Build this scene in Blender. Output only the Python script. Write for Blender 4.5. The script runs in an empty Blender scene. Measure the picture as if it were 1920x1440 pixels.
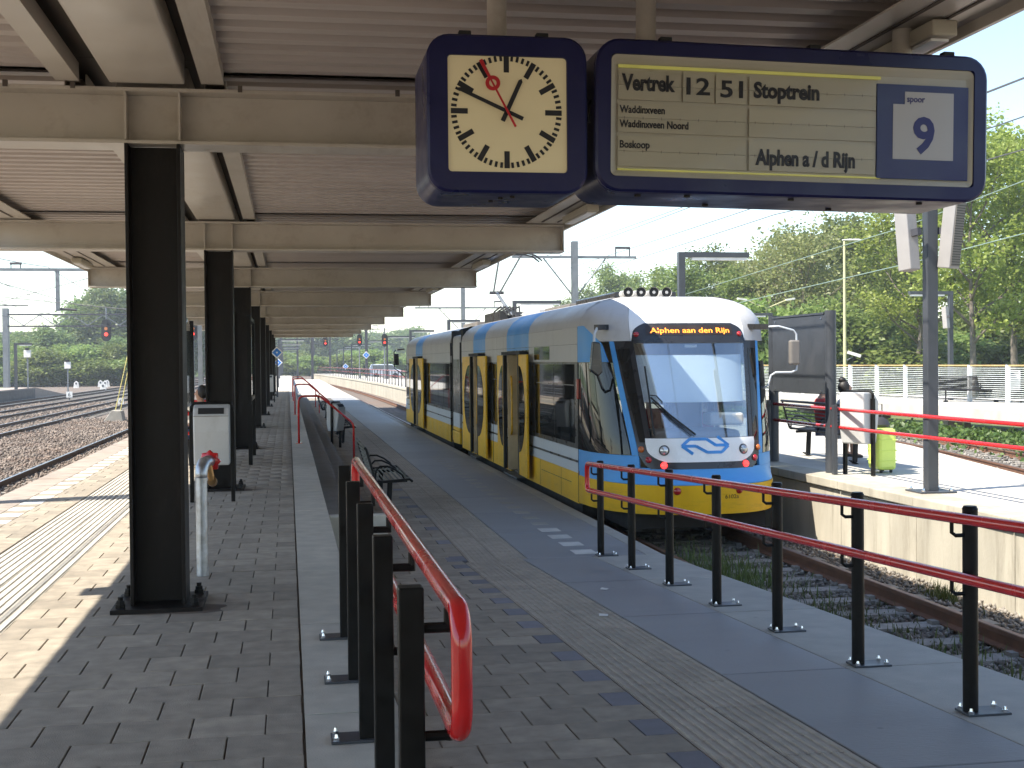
import bpy, bmesh, math, random
import numpy as np
from mathutils import Vector, Matrix
random.seed(7); rng = np.random.default_rng(7)
scene = bpy.context.scene
R = math.radians
# ------------------------------------------------------------------ camera
cam = bpy.data.cameras.new('camera'); cam_o = bpy.data.objects.new('camera', cam)
scene.collection.objects.link(cam_o); scene.camera = cam_o
cam.sensor_width = 36; cam.lens = 2432/1920*36; cam.clip_start = .05; cam.clip_end = 6000
_yaw, _pitch, _roll = .1708, .0175, .009
fw = Vector((math.sin(_yaw)*math.cos(_pitch), math.cos(_yaw)*math.cos(_pitch), -math.sin(_pitch)))
rt = Vector((math.cos(_yaw), -math.sin(_yaw), 0)); up = rt.cross(fw)
r2 = math.cos(_roll)*rt - math.sin(_roll)*up; u2 = math.sin(_roll)*rt + math.cos(_roll)*up
cam_o.matrix_world = Matrix(((r2.x, u2.x, -fw.x, 0), (r2.y, u2.y, -fw.y, 0), (r2.z, u2.z, -fw.z, 1.55), (0, 0, 0, 1)))
# ------------------------------------------------------------------ sky + sun
SUN_EL = R(53.5); sh = Vector((.96, .28, 0)).normalized()      # shadows fall along sh
sun_dir = Vector((-sh.x*math.cos(SUN_EL), -sh.y*math.cos(SUN_EL), math.sin(SUN_EL)))
w = bpy.data.worlds.new('World'); scene.world = w; w.use_nodes = True
nt = w.node_tree; bg = nt.nodes['Background']
sky = nt.nodes.new('ShaderNodeTexSky'); sky.sky_type = 'NISHITA'; sky.sun_disc = False
sky.sun_elevation = SUN_EL; sky.sun_rotation = math.atan2(sun_dir.x, sun_dir.y)
sky.air_density = 1.0; sky.dust_density = .3; sky.ozone_density = 1.2
nt.links.new(sky.outputs[0], bg.inputs[0]); bg.inputs[1].default_value = .15
sl = bpy.data.lights.new('sun', 'SUN'); sl.energy = 5.0; sl.angle = R(.5); sl.color = (1, .95, .86)
so = bpy.data.objects.new('sun', sl); scene.collection.objects.link(so)
so.rotation_euler = (-sun_dir).to_track_quat('-Z', 'Y').to_euler(); so.location = sun_dir*60
vs = scene.view_settings; vs.view_transform = 'Standard'; vs.look = 'None'; vs.gamma = 1; vs.use_curve_mapping = False
vs.exposure = 1.12
vs.use_white_balance = True; vs.white_balance_temperature = 6750; vs.white_balance_tint = 10
scene.render.engine = 'CYCLES'
scene.cycles.max_bounces = 6; scene.cycles.diffuse_bounces = 3; scene.cycles.glossy_bounces = 3
scene.cycles.transparent_max_bounces = 12

# ------------------------------------------------------------------ materials
MATS = {}
def mat(name, col, rough=.6, metal=0, var=.15, scale=4, bump=0, bscale=60, spec=.5, coat=0, rnd=0, stain=0, stain_col=None, stain_scale=1.2, stretch=None, emit=None, estr=0, gum=0, grime=None):
    m = bpy.data.materials.new(name); m.use_nodes = True; n = m.node_tree.nodes; L = m.node_tree.links
    b = n['Principled BSDF']; b.inputs['Roughness'].default_value = rough; b.inputs['Metallic'].default_value = metal
    b.inputs['Specular IOR Level'].default_value = spec; b.inputs['Coat Weight'].default_value = coat
    b.inputs['Coat Roughness'].default_value = .08
    geo = n.new('ShaderNodeNewGeometry'); src = geo.outputs['Position']
    if stretch:
        mp = n.new('ShaderNodeMapping'); mp.inputs['Scale'].default_value = stretch; L.new(src, mp.inputs[0]); src = mp.outputs[0]
    nz = n.new('ShaderNodeTexNoise'); nz.inputs['Scale'].default_value = scale; nz.inputs['Detail'].default_value = 6; L.new(src, nz.inputs['Vector'])
    mr = n.new('ShaderNodeMapRange'); mr.inputs[1].default_value = .3; mr.inputs[2].default_value = .7
    mr.inputs[3].default_value = 1-var; mr.inputs[4].default_value = 1+var; L.new(nz.outputs[0], mr.inputs[0])
    val = mr.outputs[0]
    if rnd:
        oi = n.new('ShaderNodeObjectInfo'); ad = n.new('ShaderNodeMath'); ad.operation = 'ADD'
        L.new(oi.outputs['Random'], ad.inputs[0]); L.new(geo.outputs['Random Per Island'], ad.inputs[1])
        fr = n.new('ShaderNodeMath'); fr.operation = 'FRACT'; L.new(ad.outputs[0], fr.inputs[0])
        m2 = n.new('ShaderNodeMapRange'); m2.inputs[3].default_value = 1-rnd; m2.inputs[4].default_value = 1+rnd; L.new(fr.outputs[0], m2.inputs[0])
        mu = n.new('ShaderNodeMath'); mu.operation = 'MULTIPLY'; L.new(val, mu.inputs[0]); L.new(m2.outputs[0], mu.inputs[1]); val = mu.outputs[0]
    vm = n.new('ShaderNodeVectorMath'); vm.operation = 'SCALE'; vm.inputs[0].default_value = col[:3]; L.new(val, vm.inputs['Scale'])
    out = vm.outputs[0]
    if stain:
        n3 = n.new('ShaderNodeTexNoise'); n3.inputs['Scale'].default_value = stain_scale; n3.inputs['Detail'].default_value = 8; n3.inputs['Roughness'].default_value = .65; L.new(src, n3.inputs['Vector'])
        m3 = n.new('ShaderNodeMapRange'); m3.inputs[1].default_value = .5; m3.inputs[2].default_value = .72; m3.inputs[3].default_value = 0; m3.inputs[4].default_value = stain; L.new(n3.outputs[0], m3.inputs[0])
        mx = n.new('ShaderNodeMix'); mx.data_type = 'RGBA'; L.new(m3.outputs[0], mx.inputs['Factor']); L.new(out, mx.inputs['A'])
        sc = stain_col or tuple(c*.5 for c in col); mx.inputs['B'].default_value = (*sc, 1); out = mx.outputs['Result']
    if gum:
        vo = n.new('ShaderNodeTexVoronoi'); vo.inputs['Scale'].default_value = 3.2; L.new(geo.outputs['Position'], vo.inputs['Vector'])
        g1 = n.new('ShaderNodeMapRange'); g1.inputs[1].default_value = .035; g1.inputs[2].default_value = .06; g1.inputs[3].default_value = 1; g1.inputs[4].default_value = 0; L.new(vo.outputs['Distance'], g1.inputs[0])
        sp2 = n.new('ShaderNodeSeparateColor'); L.new(vo.outputs['Color'], sp2.inputs[0]); th = n.new('ShaderNodeMath'); th.operation = 'GREATER_THAN'; th.inputs[1].default_value = .45; L.new(sp2.outputs[0], th.inputs[0])
        mm = n.new('ShaderNodeMath'); mm.operation = 'MULTIPLY'; L.new(g1.outputs[0], mm.inputs[0]); L.new(th.outputs[0], mm.inputs[1]); m4 = n.new('ShaderNodeMath'); m4.operation = 'MULTIPLY'; m4.inputs[1].default_value = gum; L.new(mm.outputs[0], m4.inputs[0])
        gx = n.new('ShaderNodeMix'); gx.data_type = 'RGBA'; L.new(m4.outputs[0], gx.inputs['Factor']); L.new(out, gx.inputs['A']); gx.inputs['B'].default_value = (.05, .048, .045, 1); out = gx.outputs['Result']
    if grime:
        # speckled dirt and streaks with their own shape
        n5 = n.new('ShaderNodeTexNoise'); n5.inputs['Scale'].default_value = grime[0]; n5.inputs['Detail'].default_value = 10; n5.inputs['Roughness'].default_value = .75
        mp5 = n.new('ShaderNodeMapping'); mp5.inputs['Scale'].default_value = grime[1]; L.new(geo.outputs['Position'], mp5.inputs[0]); L.new(mp5.outputs[0], n5.inputs['Vector'])
        m5 = n.new('ShaderNodeMapRange'); m5.inputs[1].default_value = .52; m5.inputs[2].default_value = .68; m5.inputs[3].default_value = 0; m5.inputs[4].default_value = grime[2]; L.new(n5.outputs[0], m5.inputs[0])
        x5 = n.new('ShaderNodeMix'); x5.data_type = 'RGBA'; L.new(m5.outputs[0], x5.inputs['Factor']); L.new(out, x5.inputs['A']); x5.inputs['B'].default_value = (*grime[3], 1); out = x5.outputs['Result']
    rv = n.new('ShaderNodeMapRange'); rv.inputs[1].default_value = .3; rv.inputs[2].default_value = .7; rv.inputs[3].default_value = max(.03, rough-.1 if rough > .15 else rough); rv.inputs[4].default_value = min(1, rough+.12 if rough > .15 else rough)
    L.new(nz.outputs[0], rv.inputs[0]); L.new(rv.outputs[0], b.inputs['Roughness'])
    L.new(out, b.inputs['Base Color'])
    if bump:
        n2 = n.new('ShaderNodeTexNoise'); n2.inputs['Scale'].default_value = bscale; n2.inputs['Detail'].default_value = 5; L.new(src, n2.inputs['Vector'])
        bp = n.new('ShaderNodeBump'); bp.inputs['Strength'].default_value = bump; bp.inputs['Distance'].default_value = .01
        L.new(n2.outputs[0], bp.inputs['Height']); L.new(bp.outputs[0], b.inputs['Normal'])
    if emit:
        b.inputs['Emission Color'].default_value = (*emit, 1); b.inputs['Emission Strength'].default_value = estr
    MATS[name] = m; return m
def glass_mat(name, tint, refl=.0, rough=.02, wave=0, wscale=3, ior=1.5):
    """window pane: clear tinted pane that mirrors more at grazing angles"""
    m = bpy.data.materials.new(name); m.use_nodes = True; n = m.node_tree.nodes; L = m.node_tree.links
    n.remove(n['Principled BSDF']); o = n['Material Output']
    t = n.new('ShaderNodeBsdfTransparent'); t.inputs[0].default_value = (*tint, 1)
    g = n.new('ShaderNodeBsdfGlossy'); g.inputs['Roughness'].default_value = rough; g.inputs[0].default_value = (.95, .97, 1, 1)
    f = n.new('ShaderNodeLayerWeight'); pw = n.new('ShaderNodeMath'); pw.operation = 'POWER'; pw.inputs[1].default_value = 5; L.new(f.outputs['Facing'], pw.inputs[0])
    f0 = ((ior-1)/(ior+1))**2
    ad = n.new('ShaderNodeMath'); ad.operation = 'MULTIPLY_ADD'; ad.use_clamp = True; ad.inputs[1].default_value = 1-f0 if ior > 1.2 else .1; ad.inputs[2].default_value = f0+refl; L.new(pw.outputs[0], ad.inputs[0])
    mx = n.new('ShaderNodeMixShader'); L.new(ad.outputs[0], mx.inputs[0]); L.new(t.outputs[0], mx.inputs[1]); L.new(g.outputs[0], mx.inputs[2])
    if wave:
        geo = n.new('ShaderNodeNewGeometry'); nz = n.new('ShaderNodeTexNoise'); nz.inputs['Scale'].default_value = wscale; nz.inputs['Detail'].default_value = 1
        L.new(geo.outputs['Position'], nz.inputs['Vector']); bp = n.new('ShaderNodeBump'); bp.inputs['Strength'].default_value = wave; bp.inputs['Distance'].default_value = .02
        L.new(nz.outputs[0], bp.inputs['Height']); L.new(bp.outputs[0], g.inputs['Normal']); L.new(bp.outputs[0], f.inputs['Normal'])
    L.new(mx.outputs[0], o.inputs[0]); MATS[name] = m; return m
def leaf_mat(name, c1, c2, trans=.35):
    m = bpy.data.materials.new(name); m.use_nodes = True; n = m.node_tree.nodes; L = m.node_tree.links
    n.remove(n['Principled BSDF']); o = n['Material Output']
    geo = n.new('ShaderNodeNewGeometry'); cr = n.new('ShaderNodeValToRGB'); cr.color_ramp.elements[0].color = (*c1, 1); cr.color_ramp.elements[1].color = (*c2, 1)
    L.new(geo.outputs['Random Per Island'], cr.inputs[0]); oi = n.new('ShaderNodeObjectInfo'); mv = n.new('ShaderNodeMapRange'); mv.inputs[3].default_value = .72; mv.inputs[4].default_value = 1.28; L.new(oi.outputs['Random'], mv.inputs[0])
    hs = n.new('ShaderNodeHueSaturation'); L.new(mv.outputs[0], hs.inputs['Value']); L.new(cr.outputs[0], hs.inputs['Color']); hv = n.new('ShaderNodeMapRange'); hv.inputs[3].default_value = .482; hv.inputs[4].default_value = .515; L.new(oi.outputs['Random'], hv.inputs[0]); L.new(hv.outputs[0], hs.inputs['Hue']); cr = hs
    d = n.new('ShaderNodeBsdfPrincipled'); d.inputs['Roughness'].default_value = .45; d.inputs['Specular IOR Level'].default_value = .4; L.new(cr.outputs[0], d.inputs['Base Color'])
    t = n.new('ShaderNodeBsdfTranslucent'); L.new(cr.outputs[0], t.inputs[0])
    mx = n.new('ShaderNodeMixShader'); mx.inputs[0].default_value = trans; L.new(d.outputs[0], mx.inputs[1]); L.new(t.outputs[0], mx.inputs[2])
    L.new(mx.outputs[0], o.inputs[0]); MATS[name] = m; return m

mat('tile', (.32, .275, .215), .85, var=.2, scale=9, bump=.5, bscale=160, rnd=.16, stain=.3, stain_scale=.7, stain_col=(.20, .178, .15), gum=.5)
mat('tile_blue', (.19, .185, .205), .8, var=.14, scale=9, bump=.4, bscale=160, rnd=.2)
mat('tactile', (.50, .47, .41), .85, var=.12, scale=8, bump=.3, bscale=140, rnd=.07, stain=.35, stain_scale=1.3, stain_col=(.25, .22, .19))
mat('tactile_grey', (.41, .36, .29), .85, var=.15, scale=8, bump=.3, bscale=140, rnd=.07, stain=.35, stain_scale=1.2, stain_col=(.27, .24, .2), gum=.4)
mat('joint', (.11, .095, .08), .95, var=.3, scale=30, bump=.4)
mat('white_tile', (.6, .58, .53), .8, var=.12, rnd=.1, stain=.4, stain_scale=5, stain_col=(.33, .3, .27))
mat('edge_slab', (.33, .28, .235), .85, var=.2, scale=5, bump=.3, rnd=.06, stain=.5, stain_col=(.27, .17, .11), stain_scale=.9)
mat('coping', (.49, .455, .38), .85, var=.12, scale=6, bump=.35, bscale=120, rnd=.05, stain=.45, stain_scale=2.2, stain_col=(.32, .31, .27), gum=.5)
mat('concrete_slab', (.275, .27, .265), .55, var=.14, scale=3, bump=.35, bscale=90, rnd=.06, stain=.4, stain_scale=1.0, stain_col=(.2, .2, .2), stretch=(.25, 1, 1), gum=.35)
mat('concrete_edge', (.375, .355, .31), .85, var=.12, scale=5, bump=.3, bscale=120, rnd=.05, stain=.4, stain_scale=1.6, stain_col=(.27, .26, .235), gum=.3)
mat('step', (.21, .2, .185), .85, var=.15, scale=5, bump=.3, stain=.4, stain_scale=2)
mat('wall_concrete', (.42, .385, .31), .9, grime=(3.2, (1, 1, .12), .55, (.17, .15, .11)), var=.14, scale=3, bump=.4, bscale=80, rnd=.06, stain=.65, stain_scale=.9, stain_col=(.23, .2, .15), stretch=(1, 1, .25))
mat('island_top', (.50, .47, .41), .85, var=.12, scale=2.5, bump=.25, stain=.35, stain_scale=.7, stain_col=(.4, .36, .31))
mat('soil', (.13, .10, .075), .95, var=.4, scale=3, bump=.8, bscale=18, stain=.7, stain_scale=.6, stain_col=(.19, .14, .10))
mat('ballast_bed', (.15, .12, .095), .95, var=.45, scale=14, bump=1, bscale=30, stain=.6, stain_scale=.35, stain_col=(.20, .12, .08))
mat('stone', (.205, .165, .135), .9, var=.3, scale=1.5, rnd=.5, stain=.5, stain_scale=.5, stain_col=(.22, .13, .085))
mat('stone_grey', (.20, .18, .155), .9, var=.3, scale=1.5, rnd=.5)
mat('rail_side', (.085, .048, .032), .75, .3, var=.3, scale=8, bump=.3)
mat('rail_rust', (.17, .085, .05), .8, .2, var=.25, scale=8, bump=.3)
mat('rail_top', (.42, .40, .39), .28, .9, var=.15, scale=10)
mat('rail_top_dull', (.22, .15, .12), .45, .7, var=.3, scale=10)
mat('sleeper', (.25, .23, .20), .9, var=.25, scale=10, bump=.5, rnd=.12)
mat('black_steel', (.008, .0075, .007), .42, var=.25, scale=20, spec=.16, bump=.05)
mat('column_paint', (.010, .0075, .0065), .5, spec=.22, var=.35, scale=6, bump=.08, bscale=30, stain=.5, stain_scale=3, stain_col=(.018, .014, .012), stretch=(1, 1, .3), grime=(7, (1, 1, .3), .5, (.03, .024, .019)))
mat('anthracite', (.045, .05, .058), .42, var=.12, scale=4, stain=.3, stain_scale=2, stain_col=(.075, .075, .08))
mat('red_paint', (.60, .018, .018), .2, var=.12, scale=6, coat=.35, grime=(9, (1, 1, 1), .22, (.3, .012, .012)))
mat('canopy_paint', (.52, .47, .40), .38, var=.07, scale=2, stain=.35, stain_scale=1.2, stain_col=(.42, .36, .29), grime=(2.0, (1, .15, 1), .35, (.22, .15, .09)))
mat('canopy_sheet', (.50, .435, .39), .5, var=.06, scale=1, stain=.3, stain_scale=.6, stain_col=(.42, .355, .31), stretch=(.3, 1, 1), grime=(3.0, (.12, 1, 1), .3, (.25, .19, .14)))
mat('canopy_dark', (.09, .07, .055), .8)
mat('galv', (.42, .44, .46), .38, .85, var=.25, scale=18, bump=.05)
mat('chrome', (.75, .75, .75), .15, 1)
mat('bin_grey', (.48, .48, .47), .42, grime=(6, (1, 1, .4), .3, (.3, .28, .25)), var=.06, scale=3, stain=.25, stain_scale=3, stain_col=(.38, .37, .34))
mat('brass', (.35, .2, .08), .4, .8)
mat('sign_blue', (.007, .008, .062), .33, var=.08, scale=4, spec=.35, stain=.25, stain_scale=3, stain_col=(.022, .025, .09), grime=(14, (1, 1, 1), .2, (.03, .03, .07)))
mat('panel_blue', (.010, .011, .085), .4, var=.05)
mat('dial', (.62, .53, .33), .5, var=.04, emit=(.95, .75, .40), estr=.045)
mat('flap', (.43, .39, .29), .6, var=.05, scale=3, rnd=.06)
mat('flap_cream', (.44, .40, .31), .5, var=.05)
mat('tube_yellow', (.55, .53, .14), .5, emit=(.85, .8, .2), estr=.06)
mat('sign_white', (.42, .40, .38), .5, var=.05)
mat('ink', (.012, .012, .016), .6); mat('ink_blue', (.016, .018, .12), .5); mat('hand_red', (.5, .012, .02), .35)
mat('tram_yellow', (.80, .46, .015), .42, grime=(3, (.5, .5, 3), .35, (.30, .17, .03)), var=.06, scale=2, spec=.3, coat=.0, stain=.3, stain_scale=2.5, stain_col=(.55, .29, .015), stretch=(1, 1, .4))
mat('tram_blue', (.08, .33, .72), .42, var=.05, scale=2, spec=.3, coat=.0, stain=.2, stain_scale=2, stain_col=(.07, .28, .6))
mat('tram_silver', (.48, .47, .46), .42, grime=(2.5, (2, 2, .25), .4, (.30, .28, .26)), var=.06, scale=2, spec=.3, coat=.0, stain=.3, stain_scale=1.5, stain_col=(.40, .385, .37), stretch=(1, 1, .4))
mat('tram_stripe', (.52, .56, .60), .42, var=.05, scale=2, spec=.3, coat=.0)
mat('tram_white', (.84, .84, .83), .25, var=.03, coat=.5)
mat('tram_dark', (.022, .022, .025), .3, var=.15, coat=.2)
mat('tram_rubber', (.015, .015, .015), .7)
mat('tram_under', (.02, .018, .016), .85)
mat('tram_window', (.012, .013, .013), .03, var=.1, spec=.45, bump=.012, bscale=3.0)
mat('tram_beige', (.60, .48, .30), .5); mat('tram_pole', (.75, .42, .02), .3); mat('tram_seat', (.25, .02, .03), .8)
mat('blind', (.78, .83, .85), .7, var=.03); mat('dash', (.16, .17, .18), .7)
mat('lamp_red', (.35, .01, .015), .15, coat=.8); mat('lamp_red_on', (.8, .02, .02), .2, emit=(1, .03, .03), estr=2.2)
mat('lamp_orange', (.45, .12, .02), .15, coat=.8); mat('lamp_glass', (.6, .62, .62), .08, .6, coat=1)
mat('led_back', (.03, .02, .015), .4); mat('led', (.9, .25, .03), .5, emit=(1, .28, .04), estr=1.6)
mat('logo_blue', (.03, .27, .72), .3); mat('grey_plastic', (.17, .155, .14), .5)
mat('lime', (.62, .78, .16), .38, var=.04, coat=.2); mat('strap', (.03, .03, .035), .7)
mat('speaker_grey', (.30, .285, .27), .5, var=.06); mat('speaker_mesh', (.17, .155, .13), .6)
mat('bench_black', (.010, .010, .011), .4, spec=.25)
mat('fence_white', (.68, .69, .68), .5, var=.06); mat('mesh_white', (.60, .64, .62), .5); mat('fence_cap', (.42, .3, .13), .6)
mat('cream_pole', (.55, .52, .30), .5, var=.08); mat('lamp_white', (.75, .74, .70), .4)
mat('mast', (.20, .215, .225), .5, .5, var=.15); mat('mast_dark', (.05, .05, .058), .6); mat('wire', (.07, .07, .075), .6); mat('wire_green', (.20, .28, .24), .6)
mat('signal_black', (.015, .016, .018), .5); mat('signal_red', (.8, .02, .02), .3, emit=(1, .05, .03), estr=1.5)
mat('diamond_blue', (.03, .2, .6), .5); mat('plate_white', (.75, .74, .70), .5); mat('sign_teal', (.02, .5, .38), .5)
mat('block_grey', (.36, .33, .28), .9, var=.15, bump=.3); mat('guy_yellow', (.5, .42, .12), .6)
mat('brick_white', (.62, .58, .53), .8, var=.06); mat('pane_dark', (.10, .12, .14), .15, spec=.8); mat('roof_grey', (.12, .12, .13), .8)
mat('bark', (.15, .125, .10), .9, var=.3, scale=6, bump=.6, bscale=20); mat('bark_pale', (.24, .20, .14), .9, var=.3, scale=6, bump=.4)
mat('grass', (.085, .12, .03), .9, var=.4, scale=.5, stain=.6, stain_scale=.15, stain_col=(.2, .18, .07))
mat('skin', (.42, .23, .15), .55, var=.05); mat('hair', (.012, .010, .009), .5); mat('cloth_white', (.62, .62, .63), .8); mat('cloth_red', (.45, .03, .03), .8); mat('cloth_blue', (.05, .08, .17), .85); mat('shoe', (.03, .025, .02), .6)
mat('van_paint', (.5, .55, .62), .3, coat=.5); mat('paper', (.75, .74, .70), .8)
glass_mat('windscreen', (.92, .96, .98), .17)
glass_mat('tram_glass', (.72, .76, .74), .02)
glass_mat('sign_glass', (.98, .98, .98), .0, ior=1.12)
glass_mat('shelter_glass', (.85, .9, .88), .02)
leaf_mat('leaf_bright', (.17, .225, .04), (.34, .38, .09), .5)
leaf_mat('leaf_mid', (.14, .205, .05), (.27, .33, .10), .5)
leaf_mat('leaf_olive', (.19, .22, .07), (.31, .33, .13), .5)
leaf_mat('leaf_dark', (.12, .185, .06), (.22, .28, .095), .48)
leaf_mat('leaf_ivy', (.05, .11, .02), (.13, .21, .045), .3)
leaf_mat('grass_blade', (.06, .10, .02), (.14, .17, .05), .3)

# ------------------------------------------------------------------ helpers
COL = scene.collection
def tag(o, label=None, cat=None, group=None, kind=None):
    if label: o['label'] = label
    if cat: o['category'] = cat
    if group: o['group'] = group
    if kind: o['kind'] = kind
    return o
def empty(name, loc=(0, 0, 0), rz=0, label=None, cat=None, group=None):
    o = bpy.data.objects.new(name, None); COL.objects.link(o); o.location = loc; o.rotation_euler = (0, 0, rz); o.empty_display_size = .1
    return tag(o, label, cat, group)
def wloc(o):
    v = Vector(o.location)
    while o.parent: o = o.parent; v = v + Vector(o.location)
    return v
class MB:
    def __init__(s): s.v = []; s.f = []
    def add(s, vs, fs):
        k = len(s.v); s.v += [tuple(p) for p in vs]; s.f += [tuple(i+k for i in f) for f in fs]; return s
    def box(s, x0, x1, y0, y1, z0, z1):
        return s.add([(x0, y0, z0), (x1, y0, z0), (x1, y1, z0), (x0, y1, z0), (x0, y0, z1), (x1, y0, z1), (x1, y1, z1), (x0, y1, z1)],
                     [(0, 3, 2, 1), (4, 5, 6, 7), (0, 1, 5, 4), (1, 2, 6, 5), (2, 3, 7, 6), (3, 0, 4, 7)])
    def cbox(s, c, d): return s.box(c[0]-d[0]/2, c[0]+d[0]/2, c[1]-d[1]/2, c[1]+d[1]/2, c[2]-d[2]/2, c[2]+d[2]/2)
    def obox(s, a, b, wd, ht):
        """bar of rectangular section from a to b"""
        a = Vector(a); b = Vector(b); d = (b-a).normalized(); ref = Vector((0, 0, 1)) if abs(d.z) < .95 else Vector((1, 0, 0))
        x = d.cross(ref).normalized()*wd/2; y = x.cross(d).normalized()*ht/2
        P = [a-x-y, a+x-y, a+x+y, a-x+y, b-x-y, b+x-y, b+x+y, b-x+y]
        return s.add(P, [(0, 1, 2, 3), (4, 7, 6, 5), (0, 4, 5, 1), (1, 5, 6, 2), (2, 6, 7, 3), (3, 7, 4, 0)])
    def tube(s, pts, r, n=10, cap=True, closed=False):
        P = [Vector(p) for p in pts]; rs = r if isinstance(r, (list, tuple)) else [r]*len(P); N = len(P); rings = []; px = None
        for i, p in enumerate(P):
            if closed: d = (P[(i+1) % N]-P[i-1]).normalized()
            else: d = (P[min(i+1, N-1)]-P[max(i-1, 0)]).normalized()
            if px is None:
                ref = Vector((0, 0, 1)) if abs(d.z) < .9 else Vector((1, 0, 0)); x = d.cross(ref).normalized()
            else: x = (px-d*px.dot(d)).normalized()
            px = x; y = d.cross(x); rings.append([p+(x*math.cos(2*math.pi*k/n)+y*math.sin(2*math.pi*k/n))*rs[i] for k in range(n)])
        fs = []; vs = [q for rg in rings for q in rg]; M = N if closed else N-1
        for i in range(M):
            a, b = i*n, ((i+1) % N)*n
            for k in range(n): fs.append((a+k, a+(k+1) % n, b+(k+1) % n, b+k))
        if cap and not closed: fs.append(tuple(range(n))[::-1]); fs.append(tuple((N-1)*n+k for k in range(n)))
        return s.add(vs, fs)
    def cyl(s, a, b, r, n=16, r1=None): return s.tube([a, b], [r, r if r1 is None else r1], n)
    def prism(s, poly, axis, a, b):
        """polygon (list of 2d) extruded along axis from a to b; the 2d axes are the other two in xyz order"""
        def P(q, t): return {'x': (t, q[0], q[1]), 'y': (q[0], t, q[1]), 'z': (q[0], q[1], t)}[axis]
        n = len(poly); vs = [P(q, a) for q in poly]+[P(q, b) for q in poly]
        return s.add(vs, [tuple(range(n))[::-1], tuple(range(n, 2*n))]+[(i, (i+1) % n, n+(i+1) % n, n+i) for i in range(n)])
    def loft(s, rings, closed=True, cap=False):
        n = len(rings[0]); vs = [p for r in rings for p in r]; fs = []
        for i in range(len(rings)-1):
            for k in range(n if closed else n-1): fs.append((i*n+k, i*n+(k+1) % n, (i+1)*n+(k+1) % n, (i+1)*n+k))
        if cap: fs.append(tuple(range(n))[::-1]); fs.append(tuple((len(rings)-1)*n+k for k in range(n)))
        return s.add(vs, fs)
    def mesh(s, name, off=(0, 0, 0), smooth=False):
        me = bpy.data.meshes.new(name); me.from_pydata([(p[0]-off[0], p[1]-off[1], p[2]-off[2]) for p in s.v], [], s.f)
        bm = bmesh.new(); bm.from_mesh(me); bmesh.ops.recalc_face_normals(bm, faces=bm.faces[:]); bm.to_mesh(me); bm.free()
        if smooth: me.shade_smooth() if smooth is True else me.set_sharp_from_angle(angle=R(smooth))
        return me
    def build(s, name, m, parent=None, bevel=0, smooth=False, label=None, cat=None, group=None, kind=None, base=None):
        off = wloc(parent) if parent else Vector(base or (0, 0, 0))
        me = s.mesh(name, off, False); me.materials.append(MATS[m])
        o = bpy.data.objects.new(name, me); COL.objects.link(o)
        if parent: o.parent = parent
        else: o.location = off
        if smooth:
            me.shade_smooth()
            if smooth is not True: me.set_sharp_from_angle(angle=R(smooth))
        if bevel:
            b = o.modifiers.new('bevel', 'BEVEL'); b.width = bevel; b.segments = 2; b.limit_method = 'ANGLE'; b.angle_limit = R(40)
        return tag(o, label, cat, group, kind)
def copy_tree(o, parent=None):
    c = o.copy(); COL.objects.link(c)
    if parent: c.parent = parent
    for ch in o.children: copy_tree(ch, c)
    return c
def inst(name, me, parent, loc, rz=0, sc=(1, 1, 1)):
    o = bpy.data.objects.new(name, me); COL.objects.link(o); o.parent = parent; o.location = Vector(loc)-wloc(parent); o.rotation_euler = (0, 0, rz); o.scale = sc; return o
def raw(name, V, F, m, parent=None, **kw):
    """fast mesh from numpy arrays, F (n,3) or (n,4)"""
    me = bpy.data.meshes.new(name); V = np.asarray(V, np.float32); F = np.asarray(F, np.int32); k = F.shape[1]
    me.vertices.add(len(V)); me.vertices.foreach_set('co', V.ravel()); me.loops.add(F.size); me.loops.foreach_set('vertex_index', F.ravel())
    me.polygons.add(len(F)); me.polygons.foreach_set('loop_start', np.arange(0, F.size, k, dtype=np.int32)); me.polygons.foreach_set('loop_total', np.full(len(F), k, np.int32))
    me.update(calc_edges=True); me.materials.append(MATS[m]); o = bpy.data.objects.new(name, me); COL.objects.link(o)
    if parent: o.parent = parent
    return tag(o, **kw)
def rrect(cx, cz, hw, hh, r, n=6):
    P = []
    for sx, sz, a0 in ((1, 1, 0), (-1, 1, 90), (-1, -1, 180), (1, -1, 270)):
        for i in range(n+1):
            a = R(a0+90*i/n); P.append((cx+sx*(hw-r)+r*math.cos(a), cz+sz*(hh-r)+r*math.sin(a)))
    return P
def text(parent, s, x, z, y, height=None, width=None, m='ink', bold=.02, name='lettering', thick=.0015, align='LEFT', rz=0, narrow=None):
    """flat lettering in the XZ plane facing -Y, lower left at x,z (height = cap height)"""
    cu = bpy.data.curves.new('t', 'FONT'); cu.body = s; cu.size = 1; cu.offset = bold; cu.extrude = .001; cu.resolution_u = 3; cu.align_x = 'LEFT'
    o = bpy.data.objects.new('t', cu); COL.objects.link(o); dg = bpy.context.evaluated_depsgraph_get(); me = bpy.data.meshes.new_from_object(o.evaluated_get(dg))
    bpy.data.objects.remove(o); bpy.data.curves.remove(cu)
    co = np.empty(len(me.vertices)*3, np.float32); me.vertices.foreach_get('co', co); co = co.reshape(-1, 3)
    sc = height/.70; sx = sc
    if width: sx = width/(co[:, 0].max()-co[:, 0].min())
    x0 = co[:, 0].min()
    out = np.stack([(co[:, 0]-x0)*sx, -co[:, 2]*thick/.001, co[:, 1]*sc], 1)
    me.vertices.foreach_set('co', out.ravel().astype(np.float32)); me.name = name; me.materials.clear(); me.materials.append(MATS[m]); me.update()
    q = bpy.data.objects.new(name, me); COL.objects.link(q); q.parent = parent
    q.location = Vector((x, y, z))-wloc(parent); q.rotation_euler = (0, 0, rz); return q

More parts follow.
